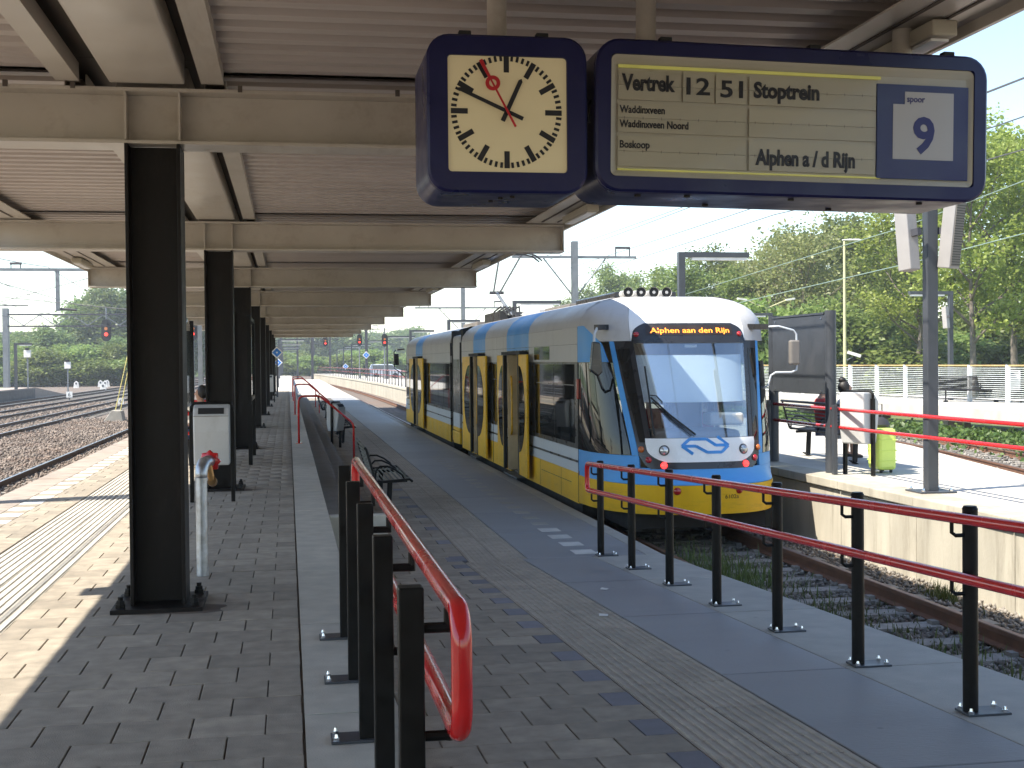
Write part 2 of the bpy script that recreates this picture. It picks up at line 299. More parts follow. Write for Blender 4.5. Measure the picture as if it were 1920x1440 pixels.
# ================================================================== THE SETTING
g = MB(); g.add([(-400, -40, -.95), (400, -40, -.95), (400, 900, -.95), (-400, 900, -.95)], [(0, 1, 2, 3)])
g.build('ground', 'ballast_bed', kind='structure')
g = MB(); g.add([(24.8, 10, -.94), (390, 10, -.94), (390, 890, -.94), (22, 890, -.94), (20.5, 80, -.94), (23.2, 50, -.94)], [(0, 1, 2, 3, 4, 5)]); g.build('grass_verge', 'grass', kind='structure')
g = MB(); g.add([(-390, 150, -.94), (-32, 150, -.94), (-40, 890, -.94), (-390, 890, -.94)], [(0, 1, 2, 3)]); g.build('grass_field', 'grass', kind='structure')
g = MB(); g.add([(-39, 260, -.936), (21, 260, -.936), (60, 890, -.936), (-39, 890, -.936)], [(0, 1, 2, 3)]); g.build('far_meadow', 'grass', kind='structure')

P_ = .312
def tile_mesh(name, m, wx=.305, wy=.3095, t=.05, c=.003):
    a, b = wx/2, wy/2; r = lambda x, y, z: [(-x, -y, z), (x, -y, z), (x, y, z), (-x, y, z)]
    v = r(a, b, -t)+r(a, b, -c)+r(a-c, b-c, 0)
    f = [(8, 9, 10, 11)]
    for k in (0, 4):
        for i in range(4): f.append((k+i, k+(i+1) % 4, k+4+(i+1) % 4, k+4+i))
    me = MB().add(v, f).mesh(name); me.materials.append(MATS[m]); return me
TILE = tile_mesh('tile', 'tile'); TILEB = tile_mesh('tile', 'tile_blue')
WHITE = tile_mesh('white_tile', 'white_tile', .24, .3); WHITE2 = tile_mesh('white_tile', 'concrete_edge', .2, .26)
def rib_mesh(name, m, wx, wy, nr, h=.006):
    pr = [(-wx/2, -.05)]; p = wx/nr
    for i in range(nr):
        x = -wx/2+i*p; pr += [(x+.002, -h), (x+p*.25, -h), (x+p*.36, 0), (x+p*.78, 0), (x+p*.89, -h)]
    pr += [(wx/2-.001, -h), (wx/2, -.05)]
    me = MB().prism(pr, 'y', -wy/2, wy/2).mesh(name); me.materials.append(MATS[m]); return me
RIB = rib_mesh('tactile_tile', 'tactile', .345, .598, 6, .009); RIBG = rib_mesh('tactile_tile', 'tactile_grey', .306, .309, 6, .006)
def row_tiles(xa, xb, y0, y1, minw=.05):
    out = []; k = 0; y = y0
    while y < y1:
        e = xb-(0 if k % 2 else P_/2)
        x1 = xb
        while x1 > xa+minw:
            x0 = max(xa, e if e < x1-.01 else x1-P_); out.append(((x0+x1)/2, (x1-x0)/P_, y+P_/2, k)); x1 = x0; e = x1-P_
        y += P_; k += 1
    return out
def stuff_tiles(name, lst, zf, m, parent, me=None, label=None):
    base = np.array([v.co[:] for v in TILE.vertices]); fc = np.array([p.vertices[:] for p in TILE.polygons]); n = len(base); V = []; F = []
    for i, (cx, sx, cy, k) in enumerate(lst):
        v = base.copy(); v[:, 0] = v[:, 0]*sx+cx; v[:, 1] += cy; v[:, 2] += zf(cy)+rng.uniform(-.0015, .0015); V.append(v); F.append(fc+i*n)
    o = raw(name, np.concatenate(V), np.concatenate(F), m, parent, kind='stuff')
    o.location = -wloc(parent) if parent else (0, 0, 0); return o
# ---------------- upper platform
up_p = MB().box(-3.38, .385, -8, 165, -1.2, -.012).build('upper_platform', 'joint', kind='structure', label='upper platform paved with square grey tiles under the canopy')
zero = lambda y: 0
near = row_tiles(-1.655, .045, 3.0, 16.3); far = row_tiles(-1.655, .045, -6, 2.99)+row_tiles(-1.655, .045, 3.0+P_*43, 75)
near = [t for t in near if t[2] < 3.0+P_*43]
for cx, sx, cy, k in near:
    o = inst('tile', TILE, up_p, (cx, cy, rng.uniform(-.002, .0015)), 0, (sx, 1, 1)); o.rotation_euler = (rng.normal(0, .003), rng.normal(0, .003), 0)
stuff_tiles('paving_tiles', far, zero, 'tile', up_p)
mid = row_tiles(-2.745, -2.365, 11, 75)
for cx, sx, cy, k in mid[:70]: inst('tile', TILE, up_p, (cx, cy, rng.uniform(-.002, .001)), 0, (sx, 1, 1))
stuff_tiles('paving_tiles', mid[70:], zero, 'tile', up_p)
for i in range(110):
    for j in range(2):
        y = 5+.6*i
        if i < 45 or j == 0 or True: inst('tactile_tile', RIB, up_p, (-1.835-.35*j, y, .001+rng.uniform(-.001, .001)))
for i in range(70): inst('white_tile' if i % 2 else 'tile', WHITE if i % 2 else tile_mesh('tile', 'tile', .24, .3) if i == 0 else GREYD, up_p, (-2.87, 12+.305*i, 0)) if i else globals().__setitem__('GREYD', tile_mesh('tile', 'tile', .24, .3))
SL = MB().box(-.195, .195, -.497, .497, -.06, 0).mesh('edge_slab'); SL.materials.append(MATS['edge_slab'])
for i in range(90): inst('edge_slab', SL, up_p, (-3.192, -2+i*1.0, rng.uniform(-.002, .002)))
CS = MB().box(-.168, .168, -.993, .993, -.14, .0).mesh('coping_slab'); CS.materials.append(MATS['coping'])
for i in range(40):
    inst('coping_slab', CS, up_p, (.222, .75+i*2.0, .004+rng.uniform(-.001, .001)))
MB().box(-3.38, .38, 75.1, 165, -.011, -.003).build('far_paving', 'island_top', up_p)
MB().box(-1.66, -2.99, 0, 0, 0, 0) if False else None
# ---------------- lower platform with ramp
RS = .0452
def zr(y): return -.5+max(0, 13.22-max(y, 2.16))*RS
lp = MB(); lp.prism([(-4, -.012), (2.16, -.012), (13.22, -.513), (165, -.513), (165, -1.2), (-4, -1.2)], 'x', .392, 3.86)
lp = lp.build('lower_platform', 'joint', kind='structure', label='lower tram platform with ramp, concrete slabs and ribbed guide strip')
ra = -math.atan(RS)
def put(name, me, x, y, sx=1, dz=0):
    o = inst(name, me, lp, (x, y, zr(y)+dz+rng.uniform(-.0015, .001)), 0, (sx, 1, 1)); o.rotation_euler = (ra if 2.2 < y < 13.1 else 0, 0, 0); return o
low = row_tiles(.535, 1.745, 3.2, 13.2)
for cx, sx, cy, k in low:
    blue = cx > 1.45 and k % 2 == 0
    put('tile', TILEB if blue else TILE, cx, cy, sx)
for cx, sx, cy, k in row_tiles(.995, 1.80, 13.24, 22): put('tile', TILEB if cx > 1.55 and k % 4 == 0 else TILE, cx, cy, sx)
stuff_tiles('paving_tiles', row_tiles(.995, 1.80, 13.24+P_*29, 76), zr, 'tile', lp)
for i in range(200):
    y = 3.2+.3125*i
    for j in range(2): put('tactile_tile', RIBG, (1.905 if y < 13.2 else 1.96)+.312*j, y)
ys = [.9, 2.9, 4.92, 6.94, 9.14, 11.17, 13.22]+[13.22+2.05*i for i in range(1, 32)]
for a, b in zip(ys[:-1], ys[1:]):
    ramp = b < 13.3; xs = 2.375 if ramp else 2.43; xm = 3.12 if ramp else 3.70
    for (xa, xb, m, nm) in ((xs, xm, 'concrete_slab', 'concrete_slab'), (xm, 3.88, 'concrete_edge', 'edge_slab')):
        q = MB(); za, zb = zr(a), zr(b); A, B_ = a+.007, b-.007
        q.add([(xa+.002, A, za), (xb-.002, A, za), (xb-.002, B_, zb), (xa+.002, B_, zb), (xa+.002, A, za-.2), (xb-.002, A, za-.2), (xb-.002, B_, zb-.2), (xa+.002, B_, zb-.2)],
              [(0, 1, 2, 3), (4, 7, 6, 5), (0, 4, 5, 1), (1, 5, 6, 2), (2, 6, 7, 3), (3, 7, 4, 0)]).build(nm, m, lp, bevel=.006)
MB().box(.41, 3.86, 76.8, 165, -.512, -.502).build('far_paving', 'island_top', lp)
for i in range(24): put('white_tile', WHITE if i < 4 else WHITE2, 3.10, 13.55+.62*i, 1, .003)
# kerb wall between the upper strip and the ramp, and the steps
q = MB(); q.prism([(2.2, zr(2.2)-.3), (2.2, zr(2.2)+.002), (13.2, zr(13.2)+.002), (13.2, -1)], 'x', .395, .53); q.build('ramp_kerb', 'coping', lp)
for i in range(31):
    y0 = 13.42+2.0*i
    for x0, x1, z in ((.39, .69, -.167), (.69, .99, -.334)):
        MB().box(x0+.002, x1+.012, y0+.003, y0+1.997, -.56, z).build('step', 'step', lp, bevel=.008)
MB().box(.392, .985, 13.25, 13.415, -.56, -.006).build('step_cheek', 'coping', lp, bevel=.01)
MB().box(.34, .43, 0, 0, 0, 0) if False else None
# bits of paper litter
for (x, y, rz_) in ((.66, 6.9, .3), (2.6, 10.6, .8), (2.25, 9.2, 1.2)):
    q = MB(); q.add([(-.025, -.035, .001), (.025, -.03, .004), (.02, .035, .012), (-.022, .03, .002)], [(0, 1, 2, 3)]); q.add([(-.025, -.035, .0), (.025, -.03, .003), (.02, .035, .011), (-.022, .03, .001)], [(3, 2, 1, 0)])
    o = q.build('paper_scrap', 'paper'); o.location = (x, y, zr(y)+.006); o.rotation_euler = (ra, 0, rz_)
    tag(o, {0.66: 'white paper scrap lying by the ramp kerb under the red handrail', 2.6: 'white paper scrap lying on the concrete slab of the ramp', 2.25: 'tiny pale scrap lying on the ribbed guide strip of the ramp'}[x], 'litter', 'paper scraps on the lower platform')

# ---------------- railway tracks
def offset_line(pts, d):
    out = []
    for i, p in enumerate(pts):
        a = Vector(pts[max(i-1, 0)]); b = Vector(pts[min(i+1, len(pts)-1)]); t = (b-a).normalized(); out.append((p[0]+t.y*d, p[1]-t.x*d))
    return out
RP = [(-.07, 0), (.07, 0), (.07, .012), (.012, .03), (.012, .105), (.035, .115), (.035, .148), (-.035, .148), (-.035, .115), (-.012, .105), (-.012, .03), (-.07, .012)]
SLP = MB().box(-1.25, 1.25, -.12, .12, -.16, 0)
for sx in (-.75, .75):
    for d in (-.11, .11): SLP.box(sx+d-.035, sx+d+.035, -.05, .05, .001, .035)
SLEEP = SLP.mesh('sleeper'); SLEEP.materials.append(MATS['sleeper'])
def smooth_line(pts, n=8):
    out = []; P = [Vector(p) for p in pts]; P = [2*P[0]-P[1]]+P+[2*P[-1]-P[-2]]
    for i in range(1, len(P)-2):
        for k in range(n):
            t = k/n; a, b, c, d = P[i-1:i+3]; out.append(tuple(.5*((2*b)+(-a+c)*t+(2*a-5*b+4*c-d)*t*t+(-a+3*b-3*c+d)*t**3)))
    out.append(tuple(P[-2])); return out
def track(label, pts, zt, side='rail_side', top='rail_top', s0=0, s1=60, step=.62, sl=True):
    root = empty('railway_track', (pts[0][0], pts[0][1], zt-.15), 0, label, 'track')
    for d in (-.7525, .7525):
        ln = offset_line(pts, d); rings = []; hr = []
        for i, p in enumerate(ln):
            a = Vector(ln[max(i-1, 0)]); b = Vector(ln[min(i+1, len(ln)-1)]); t = (b-a).normalized(); nx = Vector((t.y, -t.x))
            rings.append([(p[0]+nx.x*u, p[1]+nx.y*u, zt-.15+v) for u, v in RP]); hr.append([(p[0]+nx.x*u, p[1]+nx.y*u, zt-.15+v) for u, v in ((-.028, .1485), (.028, .1485), (.026, .1525), (-.026, .1525))])
        o = MB().loft(rings, True, True).build('rail', side, root); MB().loft(hr, True, True).build('rail_head', top, o)
    if sl:
        acc = 0; nxt = s0
        for i in range(len(pts)-1):
            a = Vector(pts[i]); b = Vector(pts[i+1]); L_ = (b-a).length; t = (b-a)/L_
            while acc+L_ >= nxt and nxt < s1:
                p = a+t*(nxt-acc); inst('sleeper', SLEEP, root, (p.x, p.y, zt-.152+rng.uniform(-.004, .004)), math.atan2(-t.x, t.y)+rng.normal(0, .006)); nxt += step
            acc += L_
    return root
curv = lambda x0, k=.0004, y0=75: (lambda y: x0-k*max(0, y-y0)**2)
def cl(f, y0, y1, n): return [(f(y0+(y1-y0)*i/n), y0+(y1-y0)*i/n) for i in range(n+1)]
track('rusty railway track with grey sleepers in front of and under the tram', cl(curv(5.2, .00035), 1, 210, 50), -.76, 'rail_rust', 'rail_top_dull', 3.5, 62, .66)
track('railway track running along the sunlit edge of the upper platform', cl(lambda y: -4.95, 2, 300, 30), -.76, s0=14, s1=75)
track('second railway track from the sunlit platform edge, behind the ballast strip with the concrete block', cl(lambda y: -10.45+.006*(y-45), 10, 330, 30), -.76, s0=28, s1=100)
track('railway track between the ballasted middle tracks and the dark platform face', cl(lambda y: -13.8+.012*(y-60), 20, 340, 30), -.76, s0=30, s1=100)
track('railway track hugging the dark face of the far side platform', cl(lambda y: -17.1+.01*(y-80), 40, 340, 30), -.76, s0=20, s1=100)
track('railway track crossing the yard behind the far side platform', cl(lambda y: -40+.085*(y-80), 60, 340, 30), -.7, sl=False)
track('railway track at the foot of the far green thicket', cl(lambda y: -46+.085*(y-80), 60, 340, 30), -.7, sl=False)
t2 = smooth_line([(11.2, 6), (13.4, 15), (16.0, 26), (17.75, 36), (18.2, 46), (17.5, 58), (15.6, 74), (13, 95), (8, 150)])
track('rusty curving railway track beyond the notice board platform', t2, -.76, 'rail_rust', 'rail_top_dull', 6, 60)
# ---------------- ballast stones
def stones(name, xs, ys_, n, size, m, z=-.95, zj=.03, keep=None, label=None):
    ico = np.array([(0, 0, 1), (.9, 0, .25), (.28, .85, .3), (-.72, .53, .28), (-.72, -.53, .3), (.28, -.85, .25), (.3, .2, -.8)]); fc = np.array([(0, 1, 2), (0, 2, 3), (0, 3, 4), (0, 4, 5), (0, 5, 1), (6, 2, 1), (6, 3, 2), (6, 4, 3), (6, 5, 4), (6, 1, 5)])
    c = np.stack([rng.uniform(*xs, n), rng.uniform(*ys_, n)], 1)
    if keep is not None: c = c[keep(c)]
    n = len(c); s = size*rng.uniform(.55, 1.35, (n, 1, 1))*rng.uniform(.6, 1.25, (n, 1, 3)); V = ico[None]*(1+rng.uniform(-.28, .28, (n, 7, 1)))*s
    a = rng.uniform(0, 6.28, n); ca, sa = np.cos(a)[:, None], np.sin(a)[:, None]; x = V[..., 0]*ca-V[..., 1]*sa; y = V[..., 0]*sa+V[..., 1]*ca
    b = rng.uniform(-.7, .7, n); cb, sb = np.cos(b)[:, None], np.sin(b)[:, None]; zz = V[..., 2]*cb+y*sb; y = y*cb-V[..., 2]*sb
    V = np.stack([x+c[:, :1], y+c[:, 1:], zz+z+rng.uniform(-.3, 1, (n, 1))*zj], -1)
    return raw(name, V.reshape(-1, 3), (fc[None]+np.arange(n)[:, None, None]*7).reshape(-1, 3), m, kind='stuff', label=label, cat='ballast')
stones('ballast_stones', (3.95, 6.9), (5, 18), 17000, .026, 'stone_grey', -.945, .03, lambda c: ~((np.abs(c[:, 0]-5.2) < 1.27) & (np.abs(((c[:, 1]-4.5+.33) % .66)-.33) < .11)) | (rng.random(len(c)) < .08), label='loose grey ballast stones between the rails in front of the tram')
stones('ballast_stones', (-9.4, -3.9), (22, 62), 26000, .042, 'stone', -.94, .06, label='brown ballast stones heaped beside the platform track')
stones('ballast_stones', (-16.2, -9.4), (40, 90), 12000, .055, 'stone', -.94, .05, label='brown ballast stones between the middle tracks')
stones('ballast_stones', (8, 20), (12, 50), 14000, .05, 'stone_grey', -.94, .05, label='grey ballast stones along the curving rusty track')

# ---------------- right island platform
isl_near = [(6.9, 3), (6.9, 30), (6.9, 75), (6.75, 95), (6.2, 120), (5.2, 150), (3.6, 190)]
isl_far = [(8.1, 3), (9.4, 15.4), (10.8, 21.4), (12.2, 30), (12.7, 45), (11.9, 80), (10.3, 120), (8.6, 150), (6.8, 190)]
poly = [(x+.12, y) for x, y in isl_near]+isl_far[::-1]
isl = MB().prism(poly, 'z', -1.2, -.06).build('island_platform', 'wall_concrete', kind='structure', label='sunlit island platform with pale concrete retaining wall')
MB().prism([(x+.4, y) for x, y in isl_near]+[(x+.05, y) for x, y in isl_far[::-1]], 'z', -.058, -.004).build('paving', 'island_top', isl)
def interp(line, y):
    for (x0, y0), (x1, y1) in zip(line[:-1], line[1:]):
        if y0 <= y <= y1: return x0+(x1-x0)*(y-y0)/(y1-y0)
    return line[-1][0]
y = 3.5
while y < 188:
    L_ = 2.0 if y < 60 else 4.0; x = interp(isl_near, y); x2 = interp(isl_near, y+L_)
    q = MB(); q.add([(x+.0, y+.006, -1.1), (x2+.0, y+L_-.006, -1.1), (x2+.12, y+L_-.006, -1.1), (x+.12, y+.006, -1.1), (x+.0, y+.006, -.135), (x2+.0, y+L_-.006, -.135), (x2+.12, y+L_-.006, -.135), (x+.12, y+.006, -.135)],
                    [(0, 1, 2, 3), (4, 7, 6, 5), (0, 4, 5, 1), (1, 5, 6, 2), (2, 6, 7, 3), (3, 7, 4, 0)]); q.build('wall_panel', 'wall_concrete', isl, bevel=.008 if y < 40 else 0)
    q = MB(); xo = .05; z0, z1 = -.115, 0.0+rng.uniform(-.003, .003)
    q.add([(x-xo, y+.004, z0), (x2-xo, y+L_-.004, z0), (x2+.40, y+L_-.004, z0), (x+.40, y+.004, z0), (x-xo, y+.004, z1), (x2-xo, y+L_-.004, z1), (x2+.40, y+L_-.004, z1), (x+.40, y+.004, z1)],
          [(0, 1, 2, 3), (4, 7, 6, 5), (0, 4, 5, 1), (1, 5, 6, 2), (2, 6, 7, 3), (3, 7, 4, 0)]); q.build('coping_slab', 'wall_concrete', isl, bevel=.012 if y < 40 else 0)
    y += L_
for i in range(34): inst('white_tile', WHITE, isl, (interp(isl_far, 10+i*.62)-1.0, 10+i*.62, .0), .2)
# ---------------- further platform with the white fence
p3 = [(17.6, 18), (19.4, 27), (20.3, 36), (20.2, 46), (19.5, 58), (17.6, 74)]
p3b = [(24, 18), (25.0, 27), (25.3, 36), (24.2, 46), (23.2, 58), (21, 74)]
pl3 = MB().prism(p3+p3b[::-1], 'z', -.32, 0).build('side_platform', 'island_top', kind='structure', label='far pale platform slab on piers with white fence')
for i in range(9):
    y = 22+i*5.5; x = interp(p3, min(y, 73)); MB().box(x+.5, x+1.3, y, y+.8, -1, -.33).build('pier', 'wall_concrete', pl3)
# ---------------- left far platform
lpf = MB(); lpf.prism([(-25.6, 46), (-18.55, 46), (-18.15, 98), (-18.2, 99), (-25.2, 99)], 'z', -1.1, -.04); lpf.add([(-18.2, 99, -.04), (-25.2, 99, -.04), (-18.0, 113, -.94), (-25, 113, -.94), (-18.2, 99, -1.1), (-25.2, 99, -1.1)], [(0, 1, 3, 2), (0, 2, 4), (1, 5, 3)])
lpf.build('far_side_platform', 'edge_slab', kind='structure', label='dark faced platform end sloping down beyond the left tracks')
MB().prism([(-18.52, 46), (-18.12, 98), (-18.17, 99), (-18.3, 99), (-18.6, 46)], 'z', -1.0, -.12).build('platform_face', 'mast_dark', bpy.data.objects['far_side_platform'])

# ================================================================== CANOPY
Y1, SP = 8.6, 7.8; ZB = 2.94; XL, XR = -3.5, 3.5; XCOL = -.825
can = empty('platform_canopy', (XCOL, Y1, 0), 0, 'long cream steel canopy with cross beams and corrugated ceiling on black columns', 'canopy')
beam_prof = [(-.15, 0), (.15, 0), (.15, .02), (.01, .025), (.01, .325), (.15, .33), (.15, .35), (-.15, .35), (-.15, .33), (-.01, .325), (-.01, .025), (-.15, .02)]
col_poly = [(-.17, -.17), (-.148, -.17), (-.148, -.008), (.148, -.008), (.148, -.17), (.17, -.17), (.17, .17), (.148, .17), (.148, .008), (-.148, .008), (-.148, .17), (-.17, .17)]
RIBP = .26
for n in range(-1, 9+1):
    y = Y1+SP*(n-1)
    b = MB(); b.add([(x, y+u, ZB+v) for x in (XL, XR) for u, v in beam_prof], [tuple(range(12))[::-1], tuple(range(12, 24))]+[(i, (i+1) % 12, 12+(i+1) % 12, 12+i) for i in range(12)])
    bo = b.build('cross_beam', 'canopy_paint', can)
    st = MB()
    for sx in (-.165, .165): st.box(XCOL+sx-.006, XCOL+sx+.006, y-.135, y-.0105, ZB+.0245, ZB+.3255)
    for sx in (XL+.004, XR-.012): st.box(sx, sx+.008, y-.14, y+.14, ZB+.022, ZB+.328)
    st.build('stiffener', 'canopy_paint', bo)
    if n >= 0:
        c = MB(); c.prism([(XCOL+u, y+v) for u, v in col_poly], 'z', .022, ZB-.002); co = c.build('column', 'column_paint', can, bevel=.003)
        MB().box(XCOL-.28, XCOL+.28, y-.30, y+.30, .002, .03).build('base_plate', 'column_paint', co, bevel=.004)
        for sx in (-.225, .225):
            for sy in (-.22, .22):
                k = MB(); k.cyl((XCOL+sx, y+sy, .03), (XCOL+sx, y+sy, .055), .032, 6); k.cyl((XCOL+sx, y+sy, .055), (XCOL+sx, y+sy, .078), .027, 6, .025); k.cyl((XCOL+sx, y+sy, .078), (XCOL+sx, y+sy, .10), .016, 8); k.build('bolt', 'black_steel', co)
    # corrugated ceiling of the bay beyond this beam
    if n < 9:
        def sheet(x0, x1):
            m_ = MB(); pr = []; t = 0
            while t < SP-.001:
                for u, v in ((0, 0), (.11, 0), (.135, .045), (.235, .045)): pr.append((y+t+u*RIBP/.26, 3.40+v))
                t += RIBP
            vs_ = []; fs_ = []
            for (yy, zz) in pr: vs_ += [(x0, yy, zz), (x1, yy, zz)]
            for i in range(len(pr)-1): fs_.append((2*i, 2*i+1, 2*i+3, 2*i+2))
            return m_.add(vs_, fs_)
        sheet(XL-.02, -1.32).build('ceiling_sheet', 'canopy_sheet', can); sheet(-.50, XR+.02).build('ceiling_sheet', 'canopy_sheet', can)
        MB().box(-1.42, -.40, y, y+SP-.01, 3.50, 3.52).build('ceiling_board', 'canopy_dark', can)
        ya, yb_ = y+.165, y+SP-.165
        MB().box(-1.08, -.62, ya, yb_, 3.312, 3.49).build('ridge_beam', 'canopy_paint', can, bevel=.012)
        for xa in (-1.40, -.52):
            q = MB(); q.box(xa, xa+.14, ya, yb_, 3.318, 3.326); q.box(xa, xa+.006, ya, yb_, 3.327, 3.46); q.box(xa+.13, xa+.14, ya, yb_, 3.327, 3.43); q.build('side_channel', 'canopy_paint', can)
        for sgn, xe in ((-1, XL), (1, XR)):
            q = MB(); x0, x1 = sorted((xe-sgn*.50, xe+sgn*.03)); q.box(x0, x1, ya, yb_, 3.30, 3.312); q.build('soffit', 'canopy_paint', can)
            q = MB(); xs_ = xe-sgn*.33; q.box(xs_-.012, xs_+.012, ya+.2, yb_-.2, 3.292, 3.299); xs_ = xe-sgn*.13; q.box(xs_-.01, xs_+.01, ya+.2, yb_-.2, 3.292, 3.299); q.build('soffit_slot', 'canopy_dark', can)
            x0, x1 = sorted((xe+sgn*.032, xe+sgn*.06)); MB().box(x0, x1, y+.003, y+SP-.003, 3.24, 3.52).build('fascia', 'canopy_paint', can)
            yl = y+SP-2.4
            l_ = MB(); l_.box(xe-sgn*.16-.07, xe-sgn*.16+.07, yl, yl+1.3, 3.20, 3.285); lo = l_.build('strip_light', 'flap_cream', can, bevel=.012)
            MB().box(xe-sgn*.16-.05, xe-sgn*.16+.05, yl+.06, yl+1.24, 3.185, 3.199).build('diffuser', 'lamp_white', lo)
    if n >= 0 and n % 2 == 1:
        for k in range(6): pass
MB().box(XL-.06, XR+.06, Y1-2*SP, Y1+8*SP, 3.525, 3.56).build('roof_deck', 'canopy_paint', can)
for (x, yy) in ((-1.7, Y1), (-1.3, Y1), (-.28, Y1), (.72, Y1), (1.2, Y1)):
    MB().box(x-.014, x+.014, yy-.165, yy-.14, 3.275, 3.315).build('clip', 'canopy_dark', can)
for n in (2, 3):
    MB().box(2.05, 2.45, Y1+SP*(n-1)-.02+.35, Y1+SP*(n-1)+.45, 3.1, 3.28).build('junction_box', 'canopy_paint', can, bevel=.01)

# ================================================================== CLOCK AND DEPARTURE SIGN
SY = 6.2
def shell(root, x0, x1, z0, z1, y0, y1, r, wall, m, name):
    """open fronted rounded box (front frame, side walls, back)"""
    cx, cz, hw, hh = (x0+x1)/2, (z0+z1)/2, (x1-x0)/2, (z1-z0)/2
    out = rrect(cx, cz, hw, hh, r); out_f = rrect(cx, cz, hw-.012, hh-.012, r-.008); inn = rrect(cx, cz, hw-wall, hh-wall, .018); inn2 = rrect(cx, cz, hw-wall-.004, hh-wall-.004, .018)
    rings = [[(p[0], y1, p[1]) for p in out], [(p[0], y0+.045, p[1]) for p in out], [(p[0], y0+.042, p[1]) for p in rrect(cx, cz, hw-.006, hh-.006, r-.005)], [(p[0], y0+.036, p[1]) for p in rrect(cx, cz, hw-.006, hh-.006, r-.005)], [(p[0], y0+.034, p[1]) for p in out], [(p[0], y0+.012, p[1]) for p in out], [(p[0], y0, p[1]) for p in out_f], [(p[0], y0, p[1]) for p in inn], [(p[0], y0+.03, p[1]) for p in inn2]]
    q = MB().loft(rings); k = len(q.v)-len(inn); q.f.append(tuple(range(len(out)))); q.f.append(tuple(range(k, len(q.v))))
    return q.build(name, m, root, smooth=35)
ck = empty('platform_clock', (1.06, SY+.3, 3.4), 0, 'square dark blue station clock with cream dial and red second hand', 'clock')
body = shell(ck, .67, 1.455, 2.365, 3.125, SY, SY+.58, .11, .10, 'sign_blue', 'case')
DC = (1.057, 2.757); DY = SY+.012
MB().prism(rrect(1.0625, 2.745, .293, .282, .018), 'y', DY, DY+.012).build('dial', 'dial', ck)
tk = MB()
for i in range(60):
    a = R(6*i); big = i % 5 == 0; r0, r1, hw = (.19, .272, .013) if big else (.245, .272, .0065)
    c, s_ = math.cos(a), math.sin(a); P = [(DC[0]+s_*r+c*h, DY-.003, DC[1]+c*r-s_*h) for r, h in ((r0, -hw), (r1, -hw), (r1, hw), (r0, hw))]
    t_ = MB().add(P+[(x, DY-.001, z) for x, _, z in P], [(0, 1, 2, 3), (7, 6, 5, 4), (0, 4, 5, 1), (1, 5, 6, 2), (2, 6, 7, 3), (3, 7, 4, 0)])
    t_.build('hour_mark' if big else 'minute_mark', 'ink', ck)
def hand(name, ang, r0, r1, w0, w1, m, y, tip=.012):
    a = R(ang); c, s_ = math.cos(a), math.sin(a); q = [(-r0, -w0), (-r0, w0), (r1-tip, w1), (r1, 0), (r1-tip, -w1)]
    P = [(DC[0]+s_*r+c*h, DC[1]+c*r-s_*h) for r, h in q]; return MB().prism(P, 'y', y, y+.004).build(name, m, ck)
hand('hour_hand', 24.7, .05, .175, .011, .0105, 'ink', DY-.012); hand('minute_hand', 294, .085, .265, .0095, .008, 'ink', DY-.02)
sh_ = hand('second_hand', 332, .085, .275, .0055, .004, 'hand_red', DY-.028)
a = R(332); rc = (DC[0]+math.sin(a)*.15, DC[1]+math.cos(a)*.15)
ring = MB().loft([[(rc[0]+rr*math.cos(t), yy, rc[1]+rr*math.sin(t)) for t in [2*math.pi*k/28 for k in range(28)]] for rr, yy in ((.036, DY-.029), (.036, DY-.024), (.018, DY-.024), (.018, DY-.029), (.036, DY-.029))]); ring.build('second_hand_ring', 'hand_red', ck)
b2 = R(332); q = [(.185, -.007), (.185, .007), (.275, .009), (.275, -.009)]
MB().prism([(DC[0]+math.sin(b2)*r+math.cos(b2)*h, DC[1]+math.cos(b2)*r-math.sin(b2)*h) for r, h in q], 'y', DY-.0285, DY-.0245).build('second_hand_tip', 'hand_red', ck)
for x in (.86, 1.24): MB().cbox((x, SY+.05, 3.137), (.06, .05, .022)).build('hinge', 'tram_rubber', ck, bevel=.004)
for x, y in ((1.02, .30), (1.05, .18), (1.1, .12)): MB().cyl((x, SY+y, 2.356), (x, SY+y, 2.366), .012, 10).build('screw', 'tram_rubber', ck)
MB().cyl((1.06, SY+.3, 3.12), (1.06, SY+.3, 3.40), .05, 16).build('hanger', 'canopy_paint', ck, smooth=40)

sg = empty('departure_sign', (2.54, SY+.3, 3.40), 0, 'wide dark blue split flap departure sign hanging from the canopy', 'sign')
shell(sg, 1.51, 3.585, 2.365, 3.115, SY, SY+.55, .12, .075, 'sign_blue', 'case')
FY = SY+.02
